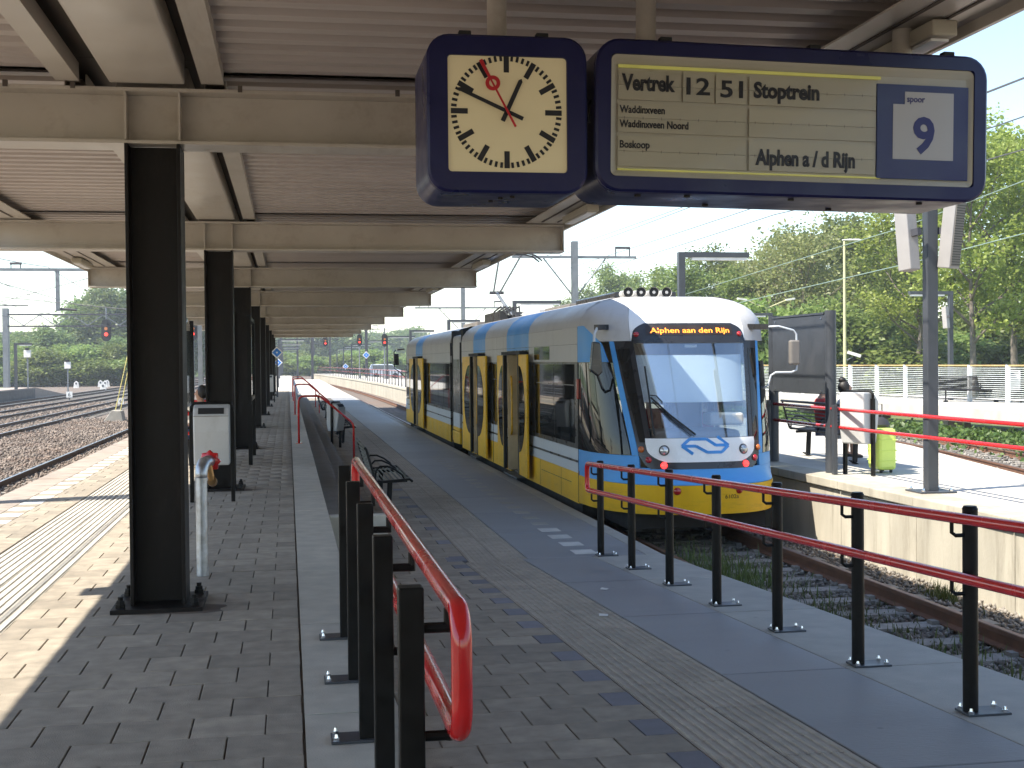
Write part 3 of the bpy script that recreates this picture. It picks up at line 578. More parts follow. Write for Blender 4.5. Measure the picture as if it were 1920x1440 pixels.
# liner frame, back panel
q = MB(); o_ = rrect(2.5475, 2.74, .96, .298, .03); i_ = rrect(2.5475, 2.735, .93, .26, .01)
q.loft([[(p[0], SY+.012, p[1]) for p in o_], [(p[0], SY+.008, p[1]) for p in o_], [(p[0], FY+.006, p[1]) for p in i_]]); q.build('inner_frame', 'flap_cream', sg)
MB().box(1.60, 3.49, FY+.007, FY+.02, 2.46, 3.02).build('back_panel', 'flap_cream', sg)
MB().box(1.625, 3.0, FY-.006, FY+.004, 2.975, 2.99).build('light_tube', 'tube_yellow', sg)
MB().box(1.625, 3.0, FY-.004, FY+.004, 2.472, 2.48).build('light_tube', 'tube_yellow', sg)
rows = [(2.815, 2.965), (2.655, 2.805), (2.487, 2.645)]
for ri, (z0, z1) in enumerate(rows):
    cells = [(1.625, 1.945), (1.955, 2.115), (2.125, 2.285), (2.30, 2.975)] if ri == 0 else [(1.625, 2.285), (2.30, 2.975)]
    for ci, (x0, x1) in enumerate(cells):
        zm = (z0+z1)/2
        for (a_, b_) in ((z0+.004, zm-.0008), (zm+.0008, z1-.004)):
            MB().box(x0, x1, FY-.004, FY+.004, a_, b_).build('flap', 'flap', sg)
        if not (ri == 0 and ci < 3):
            x = x0+.03
            while x < x1-.02:
                MB().box(x, x+.0025, FY-.0052, FY-.0041, zm-.007, zm+.007).build('flap_hinge', 'grey_plastic', sg); x += .095
TY = FY-.0055
text(sg, 'Vertrek', 1.642, 2.868, TY, .075, .272, bold=.038)
text(sg, '12', 1.972, 2.858, TY, .082, .122, bold=.02); text(sg, '51', 2.148, 2.852, TY, .082, .118, bold=.02)
text(sg, 'Stoptrein', 2.322, 2.858, TY, .075, .348, bold=.038)
text(sg, 'Waddinxveen', 1.632, 2.754, TY, .036, .23, bold=.02); text(sg, 'Waddinxveen Noord', 1.632, 2.683, TY, .036, .352, bold=.02)
text(sg, 'Boskoop', 1.634, 2.582, TY, .036, .152, bold=.02)
text(sg, 'Alphen a / d Rijn', 2.335, 2.523, TY, .075, .53, bold=.038)
MB().box(2.982, 3.482, FY-.006, FY+.005, 2.475, 2.955).build('track_panel', 'panel_blue', sg)
MB().prism([(3.068, 2.575), (3.40, 2.575), (3.40, 2.92), (3.132, 2.92), (3.132, 2.855), (3.068, 2.855)], 'y', FY-.008, FY-.0061).build('track_plate', 'sign_white', sg)
text(sg, 'spoor', 3.143, 2.868, FY-.0085, .033, .098, m='ink_blue', bold=.012); text(sg, '9', 3.178, 2.615, FY-.0085, .175, .118, m='ink_blue', bold=.03)
MB().box(1.60, 3.495, SY+.0125, SY+.0145, 2.45, 3.03).build('glass_pane', 'sign_glass', sg)
for x in (1.87, 2.65, 3.38): MB().cbox((x, SY+.05, 3.127), (.06, .05, .024)).build('hinge', 'tram_rubber', sg, bevel=.004)
for x, y in ((1.75, .1), (2.0, .08), (2.55, .08), (3.25, .08), (2.2, .4), (2.9, .42)): MB().cyl((x, SY+y, 2.355), (x, SY+y, 2.366), .016, 10).build('screw', 'tram_rubber', sg)
for x in (1.84, 3.255): MB().cyl((x, SY+.3, 3.11), (x, SY+.3, 3.47), .052, 20).build('hanger', 'canopy_paint', sg, smooth=40)
for o in (ck, sg):
    pass
sg.rotation_euler = (0, .017, 0)

# ================================================================== RAILINGS
def loop_pts(ya, za, yb, zb, x, h, r, n=7):
    """closed loop of two rails in the YZ plane: (ya,za) near top, (yb,zb) far top, lower rail h below"""
    P = []
    def arc(cy, cz, a0, a1):
        for i in range(n+1):
            a = R(a0+(a1-a0)*i/n); P.append((x, cy+r*math.cos(a), cz+r*math.sin(a)))
    arc(yb-r, zb-r, 90, 0); arc(yb-r, zb-h+r, 0, -90); arc(ya+r, za-h+r, -90, -180); arc(ya+r, za-r, 180, 90); return P
NUT = MB(); NUT.cyl((0, 0, 0), (0, 0, .012), .014, 6); NUT.cyl((0, 0, .012), (0, 0, .026), .009, 8, .006); NUTM = NUT.mesh('nut'); NUTM.materials.append(MATS['chrome'])
rl = empty('ramp_railing', (.30, 5.3, 0), 0, 'thick glossy red handrail loop on five black posts along the upper platform edge', 'railing')
for i in range(5):
    y = 3.32+i*1.0
    p = MB().box(.27, .335, y-.03, y+.03, .01, .975).build('post', 'black_steel', rl, bevel=.005)
    MB().box(.155, .345, y-.05, y+.09, .0045, .016).build('base_plate', 'anthracite', p, bevel=.002)
    for dx, dy in ((-.125, -.03), (-.125, .07), (.025, .07)): inst('nut', NUTM, p, (.30+dx, y+dy, .016))
    for z in (.865, .585): MB().cyl((.335, y, z), (.405, y, z), .014, 8).build('bracket', 'black_steel', rl); MB().cyl((.40, y, z-.012), (.40, y, z+.05), .012, 8).build('bracket_pin', 'black_steel', rl)
q = MB(); q.tube(loop_pts(3.12, .94, 8.15, .94, .408, .31, .085, 8), .0265, 16, closed=True); q.build('handrail', 'red_paint', rl, smooth=True)
def ramp_fence():
    root = empty('ramp_fence', (3.21, 7, zr(7)), 0, 'dark red double rail fence on black posts along the ramp edge before the tram', 'railing')
    for i in range(10):
        y = 13.22-1.247*i; z = zr(y)
        p = MB().cyl((3.21, y, z+.01), (3.21, y, z+.985), .036, 18).build('post', 'black_steel', root, smooth=40)
        MB().cyl((3.21, y, z+.9852), (3.21, y, z+1.0), .038, 18, .03).build('post_cap', 'black_steel', p, smooth=40)
        MB().box(3.165, 3.385, y-.07, y+.07, z+.002, z+.014).build('base_plate', 'anthracite', p, bevel=.002)
        for dx, dy in ((-.025, -.05), (-.025, .05), (.15, .05), (.15, -.05)): inst('nut', NUTM, p, (3.21+dx, y+dy, z+.014))
        for h in (.915, .635): MB().tube([(3.21, y, z+h-.055), (3.135, y, z+h-.055), (3.115, y, z+h-.04), (3.115, y, z+h+.02)], .010, 8).build('bracket', 'black_steel', root)
    P = loop_pts(1.6, zr(1.6)+.96, 13.42, zr(13.42)+.96, 3.115, .28, .07, 7)
    P = [(x, y, z) for x, y, z in P]
    MB().tube(P, .0265, 14, closed=True).build('handrail', 'red_paint', root, smooth=True)
ramp_fence()
def step_rail(y, label):
    root = empty('step_handrail', (.2, y, 0), 0, label, 'handrail', 'red handrails across the platform steps')
    P = [(.19, y, .01), (.19, y, .82), (.205, y, .875), (.25, y, .91), (.32, y, .915), (.55, y, .915), (.62, y, .895), (1.17, y, .43), (1.225, y, .36), (1.24, y, .30), (1.24, y, -.49)]
    MB().tube(P, .021, 12).build('tube', 'red_paint', root, smooth=True)
    for x, z in ((.19, .004), (1.24, -.5)):
        f = MB().box(x-.06, x+.06, y-.05, y+.05, z+.001, z+.01).build('foot_plate', 'red_paint', root)
        for dx in (-.045, .045): inst('nut', NUTM, f, (x+dx, y, z+.01))
step_rail(25.3, 'red tube handrail over the steps next to the black bench by the red ramp railing')
step_rail(39.5, 'red tube handrail over the steps, second one beyond the grey bin by the steps')
step_rail(53.8, 'red tube handrail over the steps, at the edge of the canopy shade')
step_rail(61.0, 'red tube handrail over the steps, last one before the sunlit paving')
def island_rail(ys_, root, x_of, zoff=0):
    for y in ys_:
        x = x_of(y); MB().box(x-.025, x+.025, y-.045, y+.045, .003, .93).build('post', 'anthracite', root, bevel=.004)
ir = empty('island_railing', (7.17, 12, 0), 0, 'bright red double handrail on dark posts along the sunlit island platform', 'railing')
island_rail([18.7, 16.3, 11.5, 9.1, 21.1, 23.5], ir, lambda y: 7.17)
for z in (.87, .63):
    MB().tube([(7.235, 4, z), (7.235, 24, z)], .024, 12).build('handrail', 'red_paint', ir, smooth=True)
fr_ = empty('far_railing', (7.3, 78, 0), 0, 'long railing of many dark posts with red rails on the distant platform wall', 'railing')
fx = lambda y: interp(isl_near, y)+.3
yy = 78
while yy < 188: 
    x = fx(yy); MB().box(x-.03, x+.03, yy-.05, yy+.05, 0.0, 1.0).build('post', 'anthracite', fr_); yy += 2.4
for z in (.98, .62): MB().tube([(fx(y)+.07, y, z) for y in range(76, 190, 6)], .03, 6).build('handrail', 'red_paint', fr_)

# ================================================================== BENCHES, BINS, HYDRANT
def make_bench(L_, wire=False, label=None):
    """faces +X, back rest towards -X, runs along Y, origin on the floor below the seat's middle"""
    root = empty('bench', (0, 0, 0), 0, label, 'bench')
    seat = [(.30, .415), (.27, .44), (.12, .43), (-.06, .415), (-.18, .42)]; back = [(-.20, .44), (-.225, .52), (-.27, .68), (-.32, .86), (-.335, .875)]
    for sy in (-L_/2+.28, L_/2-.28):
        l = MB(); l.obox((.02, sy, .40), (.0, sy, .02), .05, .07); l.obox((.0, sy, .02), (-.01, sy, .004), .16, .14); l.build('leg', 'bench_black', root, bevel=.01)
        MB().obox((.26, sy, .40), (-.20, sy, .385), .045, .04).build('seat_bracket', 'bench_black', root)
    for sy in (-L_/2, L_/2):
        MB().tube([(x, sy, z) for x, z in seat+back], .017, 8).build('end_frame', 'bench_black', root, smooth=True)
    def along(poly, k, r, nm):
        seg = []; d = [0]
        for a, b in zip(poly[:-1], poly[1:]): d.append(d[-1]+math.dist(a, b))
        for i in range(k):
            t = d[-1]*i/(k-1); j = max(m for m in range(len(d)-1) if d[m] <= t+1e-9); u = (t-d[j])/(d[j+1]-d[j])
            x = poly[j][0]+(poly[j+1][0]-poly[j][0])*u; z = poly[j][1]+(poly[j+1][1]-poly[j][1])*u
            MB().cyl((x, -L_/2, z), (x, L_/2, z), r, 6).build(nm, 'bench_black', root)
    along(seat, 9 if not wire else 12, .011 if not wire else .012, 'seat_slat'); along(back, 9 if not wire else 16, .011 if not wire else .012, 'back_slat')
    MB().cyl((.30, -L_/2, .415), (.30, L_/2, .415), .019, 10).build('front_tube', 'bench_black', root, smooth=40); MB().cyl((-.335, -L_/2, .875), (-.335, L_/2, .875), .02, 10).build('top_tube', 'bench_black', root, smooth=40)
    for sy in ((-L_/2+.06, 0, L_/2-.06) if not wire else (-.32, .32)):
        MB().tube([(-.2, sy, .43), (-.19, sy, .56), (-.13, sy, .62), (-.03, sy, .62), (.08, sy, .57), (.17, sy, .50), (.2, sy, .44)], .014, 8).build('armrest', 'bench_black', root, smooth=True)
    return root
def place(o, x, y, z, rz=0, label=None, group=None):
    o.location = (x, y, z); o.rotation_euler = (0, 0, rz)
    if label: o['label'] = label
    if group: o['group'] = group
    return o
bench0 = make_bench(2.3, label='black slatted metal bench')
BG = 'black slatted benches'
place(bench0, 1.36, 18.95, -.5, 0, 'black slatted metal bench at the foot of the steps just past the red ramp railing', BG)
place(copy_tree(bench0), 1.36, 34.2, -.5, 0, 'black slatted metal bench right behind the grey bin at the foot of the steps', BG)
place(copy_tree(bench0), 1.36, 38.0, -.5, 0, 'black slatted metal bench back to back beyond the bench behind the grey bin', BG)
place(copy_tree(bench0), 1.36, 47.5, -.5, 0, 'black slatted metal bench by the steps near the end of the canopy shade', BG)
place(copy_tree(bench0), 8.2, 18.8, 0, 0, 'black slatted metal bench with two people behind the dark notice board', BG)
place(copy_tree(bench0), -1.45, 20.9, 0, R(180), 'black slatted metal bench with a seated person between the red barriers', BG)
wb = make_bench(2.2, True, 'black wire mesh bench with two armrests in front of the white fence'); place(wb, 23.2, 41.4, 0, R(180+62))
def make_bin(label):
    """post mounted litter bin facing -Y, origin on the floor"""
    root = empty('litter_bin', (0, 0, 0), 0, label, 'litter bin', 'grey plastic litter bins')
    prof = [(-.16, .98), (-.10, 1.06), (.0, 1.10), (.16, 1.10), (.16, .60), (.125, .42), (-.105, .42), (-.165, .80)]
    b = MB().prism([(y, z) for y, z in prof], 'x', -.195, .195).build('body', 'bin_grey', root, bevel=.018)
    MB().add([(-.14, -.1575, 1.0), (.14, -.1575, 1.0), (.14, -.1115, 1.062), (-.14, -.1115, 1.062), (-.14, -.15, .995), (.14, -.15, .995), (.14, -.10, 1.06), (-.14, -.10, 1.06)], [(0, 1, 2, 3), (7, 6, 5, 4), (0, 4, 5, 1), (1, 5, 6, 2), (2, 6, 7, 3), (3, 7, 4, 0)]).build('slot', 'tram_rubber', b)
    MB().box(-.19, .19, -.1668, -.160, .968, .974).build('seam', 'grey_plastic', b)
    for sx in (-1, 1): MB().box(sx*.225-.022, sx*.225+.022, -.02, .03, .002, 1.02).build('post', 'black_steel', root, bevel=.004)
    MB().tube([(-.225, .006, 1.0), (-.225, .006, 1.07), (-.2, .006, 1.11), (.2, .006, 1.11), (.225, .006, 1.07), (.225, .006, 1.0)], .019, 8).build('hoop', 'black_steel', root, smooth=True)
    return root
bin0 = make_bin('pale grey litter bin with black slot before a black column, by the galvanised pipe')
place(bin0, -.85, 14.9, 0)
place(copy_tree(bin0), -.78, 52.5, 0, 0, 'pale grey litter bin standing far down the row of black columns')
place(copy_tree(bin0), 1.12, 31.4, -.5, R(62), 'pale grey litter bin at the foot of the steps beside a black bench')
place(copy_tree(bin0), 7.45, 16.15, 0, R(118), 'pale grey litter bin on the sunlit platform next to the lime green suitcase')
place(copy_tree(bin0), 24.1, 40.2, 0, R(-25), 'pale grey litter bin beside the wire mesh bench by the white fence')
hy = empty('standpipe', (-.635, 9.72, 0), 0, 'galvanised water standpipe with elbow and red valve wheel before the black column', 'standpipe')
MB().cyl((-.635, 9.72, .002), (-.635, 9.72, .70), .042, 20).build('pipe', 'galv', hy, smooth=40)
MB().cyl((-.635, 9.72, .70), (-.635, 9.72, .72), .048, 20).build('collar', 'galv', hy, smooth=40)
MB().tube([(-.635, 9.72, .71), (-.635, 9.72, .745), (-.63, 9.74, .79), (-.62, 9.775, .82), (-.60, 9.83, .828), (-.585, 9.88, .828)], [.043, .045, .047, .046, .044, .044], 16).build('elbow', 'galv', hy, smooth=True)
wv = MB()
for k in range(24):
    pass
wp = [(math.cos(2*math.pi*k/32)*(.075+.008*math.cos(2*math.pi*k/4)), math.sin(2*math.pi*k/32)*(.075+.008*math.cos(2*math.pi*k/4))) for k in range(32)]
dv = Vector((.25, .97, 0)).normalized(); ux = Vector((dv.y, -dv.x, 0)); cw = Vector((-.583, 9.90, .826))
wv.loft([[tuple(cw+dv*t+ux*a_*s_+Vector((0, 0, b_*s_))) for a_, b_ in wp] for t, s_ in ((-.015, .85), (-.008, 1), (.012, 1), (.02, .85))], True, True); wv.build('valve_wheel', 'red_paint', hy, smooth=50)
MB().cyl((-.57, 9.83, .69), (-.565, 9.90, .67), .036, 14).build('outlet_cap', 'brass', hy, smooth=40); MB().cyl((-.59, 9.83, .81), (-.57, 9.85, .69), .026, 10).build('valve_body', 'brass', hy)

# glass shelter post and low red rail on the sunlit side (seen between the columns)
gs = empty('wind_screen', (-2.43, 32.5, 0), 0, 'dark framed glass wind screen seen between the two nearest black columns', 'wind screen')
for y in (31.3, 34.2): MB().box(-2.48, -2.38, y-.05, y+.05, .003, 2.66).build('post', 'black_steel', gs, bevel=.005)
MB().box(-2.437, -2.423, 31.36, 34.14, .35, 2.55).build('glass_pane', 'shelter_glass', gs)
for yb2, lb in ((18.3, 'short red double rail barrier beside the seated person by the black column'), (24.4, 'short red double rail barrier standing beyond the seated person by the black column')):
    br = empty('barrier', (-1.8, yb2, 0), 0, lb, 'barrier', 'red barriers on the sunlit side')
    for z in (.87, .60): MB().cyl((-1.7, yb2, z), (-1.15, yb2, z), .026, 10).build('rail', 'red_paint', br, smooth=40)
    for x in (-1.2,): MB().box(x-.03, x+.03, yb2+.03, yb2+.08, .003, .95).build('post', 'black_steel', br)
fs = empty('timetable_frame', (-.55, 24.2, 0), 0, 'slim black poster frame standing between two black columns', 'poster frame')
for y in (20.2, 22.3): MB().box(-.61, -.55, y-.03, y+.03, .003, 2.3).build('post', 'black_steel', fs)
for z in (1.0, 2.25): MB().box(-.605, -.555, 20.23, 22.27, z-.03, z+.03).build('frame_bar', 'black_steel', fs)
MB().box(-.585, -.575, 20.24, 22.26, 1.03, 2.22).build('glass_pane', 'shelter_glass', fs)

# ================================================================== TRAM
XC, YB, NE, TW = 5.2, 17.45, 2.5, 1.27
zf_ = [-.42, -.40, -.03, .0, .12, .5, 1.78, 1.96, 2.12, 2.28, 2.42]; yf_ = [15.68, 15.65, 15.6, 15.68, 15.74, 15.82, 16.3, 16.38, 16.5, 16.75, 17.3]
zw_ = [-.45, 2.0, 2.12, 2.25, 2.35, 2.42]; ww_ = [1.27, 1.27, 1.245, 1.15, 1.0, .75]
YEND = 43.6
def S(phi, z, off=0, rear=False):
    def raw_(p, zz):
        W = float(np.interp(zz, zw_, ww_)); D = YB-float(np.interp(zz, zf_, yf_)); s, c = math.sin(p), math.cos(p)
        return Vector((XC+W*math.copysign(abs(s)**(2/NE), s), YB-D*max(abs(c), 1e-6)**(2/NE), zz))
    P = raw_(phi, z)
    if off:
        e = .01; a = raw_(phi+e, z)-raw_(phi-e, z); b = raw_(phi, min(z+e, 2.42))-raw_(phi, z-e); n = a.cross(b).normalized()
        P = P+n*off
    if rear: P = Vector((P.x, YB+YEND-(P.y-YB)-.0, P.z)); P.y = YEND+(YB-raw_(phi, z).y)-(0 if not off else -off)
    return P
def patch(parent, name, m, z0, z1, fl, fr, off=.006, thick=.02, nu=14, nv=10, rear=False, smooth=True):
    """curved panel lying on the cab; fl(v), fr(v) give the left and right angle in degrees for v in 0..1 (or constants)"""
    L0 = fl if callable(fl) else (lambda v: fl); L1 = fr if callable(fr) else (lambda v: fr); V = []; F = []
    for o_ in (off, off-thick):
        for j in range(nv+1):
            v = j/nv; z = z0+(z1-z0)*v; a, b = L0(v), L1(v)
            for i in range(nu+1): V.append(tuple(S(R(a+(b-a)*i/nu), z, o_, rear)))
    n = (nu+1)*(nv+1); W = nu+1
    for j in range(nv):
        for i in range(nu):
            k = j*W+i; F.append((k, k+1, k+W+1, k+W)); F.append((n+k, n+k+W, n+k+W+1, n+k+1))
    for i in range(nu): F.append((i, n+i, n+i+1, i+1)); k = nv*W+i; F.append((k, k+1, n+k+1, n+k))
    for j in range(nv): k = j*W; F.append((k, k+W, n+k+W, n+k)); k = j*W+nu; F.append((k, n+k, n+k+W, k+W))
    return MB().add(V, F).build(name, m, parent, smooth=40)
def lin(a, b): return lambda v: a+(b-a)*v
tram = empty('tram', (XC, 15.7, -.76), 0, 'blue, silver and yellow two car tram with open doors standing at the lower platform', 'tram')
# ---- cab shells
def cab(rear):
    sh0 = patch(tram, 'bumper', 'tram_yellow', -.40, -.03, -89.9, 89.9, .0, .05, 60, 5, rear)
    patch(tram, 'bumper_lip', 'tram_yellow', -.035, -.012, -89.9, 89.9, -.012, .05, 60, 1, rear)
    patch(tram, 'apron', 'tram_blue', -.02, .178, -89.9, 89.9, .0, .03, 60, 3, rear)
    patch(tram, 'cab_side', 'tram_blue', .18, .33, -89.9, -34.3, .0, .03, 20, 3, rear); patch(tram, 'cab_side', 'tram_blue', .18, .33, 34.3, 89.9, .0, .03, 20, 3, rear)
    patch(tram, 'mask', 'tram_dark', .165, .332, lambda v: -(27+7*v**.6), lambda v: 27+7*v**.6, .004, .03, 24, 4, rear)
    # pillars
    patch(tram, 'pillar', 'tram_blue', .333, 1.80, lin(-39, -50), lin(-34.5, -46), .0, .03, 4, 12, rear); patch(tram, 'pillar', 'tram_blue', .333, 1.80, lin(34.5, 46), lin(39, 50), .0, .03, 4, 12, rear)
    patch(tram, 'brow', 'tram_silver', 1.803, 2.42, -89.9, -33.2, .0, .03, 20, 10, rear); patch(tram, 'brow', 'tram_silver', 1.803, 2.42, 33.2, 89.9, .0, .03, 20, 10, rear)
    patch(tram, 'roof_front', 'tram_white', 1.803, 2.42, -33, 33, .0, .03, 24, 10, rear)
    patch(tram, 'display_surround', 'tram_dark', 1.77, 2.03, lambda v: -(33-3.5*v-6.5*max(0, v-.55)**2/.2), lambda v: 33-3.5*v-6.5*max(0, v-.55)**2/.2, .007, .03, 24, 8, rear)
cab(False); cab(True)
# blue quarter on the cab side above the side window
patch(tram, 'quarter_panel', 'tram_blue', 1.53, 2.02, lambda v: -89.8, lambda v: -52-10*v-22*max(0, v-.45)**1.5*1.8, .005, .02, 14, 10)
patch(tram, 'cab_side_window', 'tram_window', .335, 1.525, -88.5, lin(-39.6, -50.5), .003, .02, 18, 12)
patch(tram, 'cab_side_window', 'tram_window', .335, 1.525, lin(39.6, 50.5), 88.5, .003, .02, 18, 12)
patch(tram, 'cab_rear_window', 'tram_window', .4, 1.75, -88.5, 88.5, .004, .02, 30, 8, True)
# front quarter glass (dark triangle beside the windscreen) and its frame
patch(tram, 'quarter_frame', 'tram_dark', .333, 1.80, lin(-34.2, -45.8), lin(-25.2, -31.5), .001, .02, 8, 12); patch(tram, 'quarter_frame', 'tram_dark', .333, 1.80, lin(25.2, 31.5), lin(34.2, 45.8), .001, .02, 8, 12)
patch(tram, 'quarter_window', 'tram_window', .50, 1.70, lin(-33.2, -43.5), lin(-29.3, -34.5), .006, .01, 6, 10); patch(tram, 'quarter_window', 'tram_window', .50, 1.70, lin(29.3, 34.5), lin(33.2, 43.5), .006, .01, 6, 10)
ws = patch(tram, 'windscreen', 'windscreen', .555, 1.79, lin(-25, -31.4), lin(25, 31.4), .0, .012, 24, 16)
# nose panel: white with rounded lower corners, on the dark mask
def nose_l(v): return -(29.5-2.5*max(0, .8-v) if v > .6 else 29*math.sqrt(max(0, 1-((.6-v)/.6)**2*.62)))
patch(tram, 'nose_surround', 'tram_dark', .333, .556, -34, 34, .0, .03, 20, 3)
patch(tram, 'nose_panel', 'tram_white', .25, .548, nose_l, lambda v: -nose_l(v), .012, .012, 24, 10)
def disc(parent, name, m, phi, z, r, off, depth=.02, n=20, dome=False):
    c = S(R(phi), z, off); e = .01; a = (S(R(phi)+e, z)-S(R(phi)-e, z)).normalized(); b = (S(R(phi), z+e)-S(R(phi), z-e)).normalized(); nn = a.cross(b).normalized(); b = nn.cross(a)
    rings = [[tuple(c-nn*depth+(a*math.cos(2*math.pi*k/n)+b*math.sin(2*math.pi*k/n))*r) for k in range(n)]]
    for rr, d in (((1, 0), (.85, .012), (.5, .022), (.1, .026)) if dome else ((1, 0), (.94, .004))): rings.append([tuple(c+nn*d*r/.04+(a*math.cos(2*math.pi*k/n)+b*math.sin(2*math.pi*k/n))*r*rr) for k in range(n)])
    return MB().loft(rings, True, True).build(name, m, parent, smooth=50)
for ph in (-18.7, 19.8):
    h = disc(tram, 'headlight', 'tram_dark', ph, .40, .068, .016); disc(h, 'lens', 'lamp_glass', ph, .40, .054, .026, dome=True)
for ph, z, m, r in ((-32.5, .41, 'lamp_orange', .042), (33, .41, 'lamp_orange', .04), (-28.2, .28, 'lamp_red', .042), (29.2, .28, 'lamp_red', .042), (-19.3, .212, 'lamp_red_on', .042), (21, .215, 'lamp_red_on', .042), (-28.7, 1.885, 'lamp_red', .036), (28.0, 1.885, 'lamp_red', .036)):
    disc(tram, 'marker_lamp', m, ph, z, r, .016, dome=True)
disc(tram, 'bumper_lamp', 'lamp_red', 14, -.10, .05, .004, dome=True); disc(tram, 'bumper_lamp', 'lamp_red', -14, -.10, .05, .004, dome=True)
# the railway emblem: two interlocking bent arrows, as short bars on the plate
def pt(u, v, off): return S(R(.5+u*13.5/.34), .452+v, off)      # u,v metres on the nose
W_ = .022
for pl in ([(-.225, -.005), (-.14, .072), (.02, .072), (.085, -.008), (.235, -.008), (.155, -.075), (.09, -.085)],
           [(-.225, .008), (-.10, .008), (-.03, -.07), (.15, -.07)], [(-.235, .0), (-.10, -.10)], [(.235, .0), (.12, .095)], [(-.13, .045), (.0, .045), (.06, -.035), (.15, -.035)]):
    pass
def bars(pl, nm='logo_stroke', wd=.038):
    for a, b in zip(pl[:-1], pl[1:]): MB().obox(tuple(pt(*a, .018)), tuple(pt(*b, .018)), .008, wd).build(nm, 'logo_blue', tram)
bars([(-.12, -.10), (-.245, .0), (-.15, .082), (.0, .082), (.085, .005), (.235, .005)]); bars([(.11, .11), (.245, .0), (.15, -.082), (.0, -.082), (-.085, -.002), (-.235, -.002)])
# destination display
db = patch(tram, 'destination_display', 'led_back', 1.872, 1.998, -22.5, 22.5, .011, .01, 20, 2)
dt = text(tram, 'Alphen aan den Rijn', 4.665, 1.905, 16.385, .065, 1.08, m='led', bold=.01, name='destination_lettering', thick=.003)
me = dt.data; co = np.empty(len(me.vertices)*3, np.float32); me.vertices.foreach_get('co', co); co = co.reshape(-1, 3); wl = wloc(dt)
for i in range(len(co)):
    x, z = co[i, 0]+wl.x, co[i, 2]+wl.z; u = (x-XC)/TW; ph = math.copysign(math.asin(min(1, abs(u))**(NE/2)), u); p_ = S(ph, z, .015); co[i, 1] = p_.y-wl.y
me.vertices.foreach_set('co', co.ravel()); me.update()
nt_ = text(tram, '6102a', 5.41, -.205, 15.60, .052, .19, m='ink', bold=.0, name='number_lettering'); me = nt_.data; co = np.empty(len(me.vertices)*3, np.float32); me.vertices.foreach_get('co', co); co = co.reshape(-1, 3); wl = wloc(nt_)
for i in range(len(co)):
    x, z = co[i, 0]+wl.x, co[i, 2]+wl.z; u = (x-XC)/TW; p_ = S(math.copysign(math.asin(abs(u)**(NE/2)), u), z, .004); co[i, 1] = p_.y-wl.y
me.vertices.foreach_set('co', co.ravel()); me.update()
# wiper, seams, interior blind, dashboard
def sp(ph, z, off=.03): return tuple(S(R(ph), z, off))
MB().tube([sp(-25.2, 1.46), sp(-24.2, 1.0), sp(-23.8, .60)], .012, 6).build('wiper_blade', 'tram_rubber', tram)
MB().tube([sp(-23.4, 1.06, .035), sp(-14, .84, .04), sp(-2.6, .585, .03)], .012, 6).build('wiper_arm', 'tram_rubber', tram); MB().tube([sp(-22.6, 1.01, .03), sp(-14, .79, .03), sp(-4.4, .575, .025)], .008, 6).build('wiper_arm', 'tram_rubber', tram)
MB().tube([sp(-23.6, 1.09, .03), sp(-20, 1.08, .03), sp(-17, 1.0, .03)], .008, 6).build('wiper_link', 'tram_rubber', tram)
patch(tram, 'sun_blind', 'blind', 1.03, 1.64, lin(-29, -32), lin(28.5, 31.5), -.08, .006, 20, 6)
MB().box(4.62, 5.78, 16.05, 16.75, .30, .64).build('dashboard', 'dash', tram, bevel=.06)
MB().box(5.0, 5.5, 16.75, 17.0, .35, 1.25).build('driver_seat', 'tram_dark', tram, bevel=.06)
MB().box(5.35, 5.8, 16.0, 16.35, .70, .86).build('console', 'bin_grey', tram, bevel=.03)
MB().cbox((5.2, 16.36, 1.73), (.17, .05, .045)).build('interior_mirror', 'bin_grey', tram, bevel=.012)
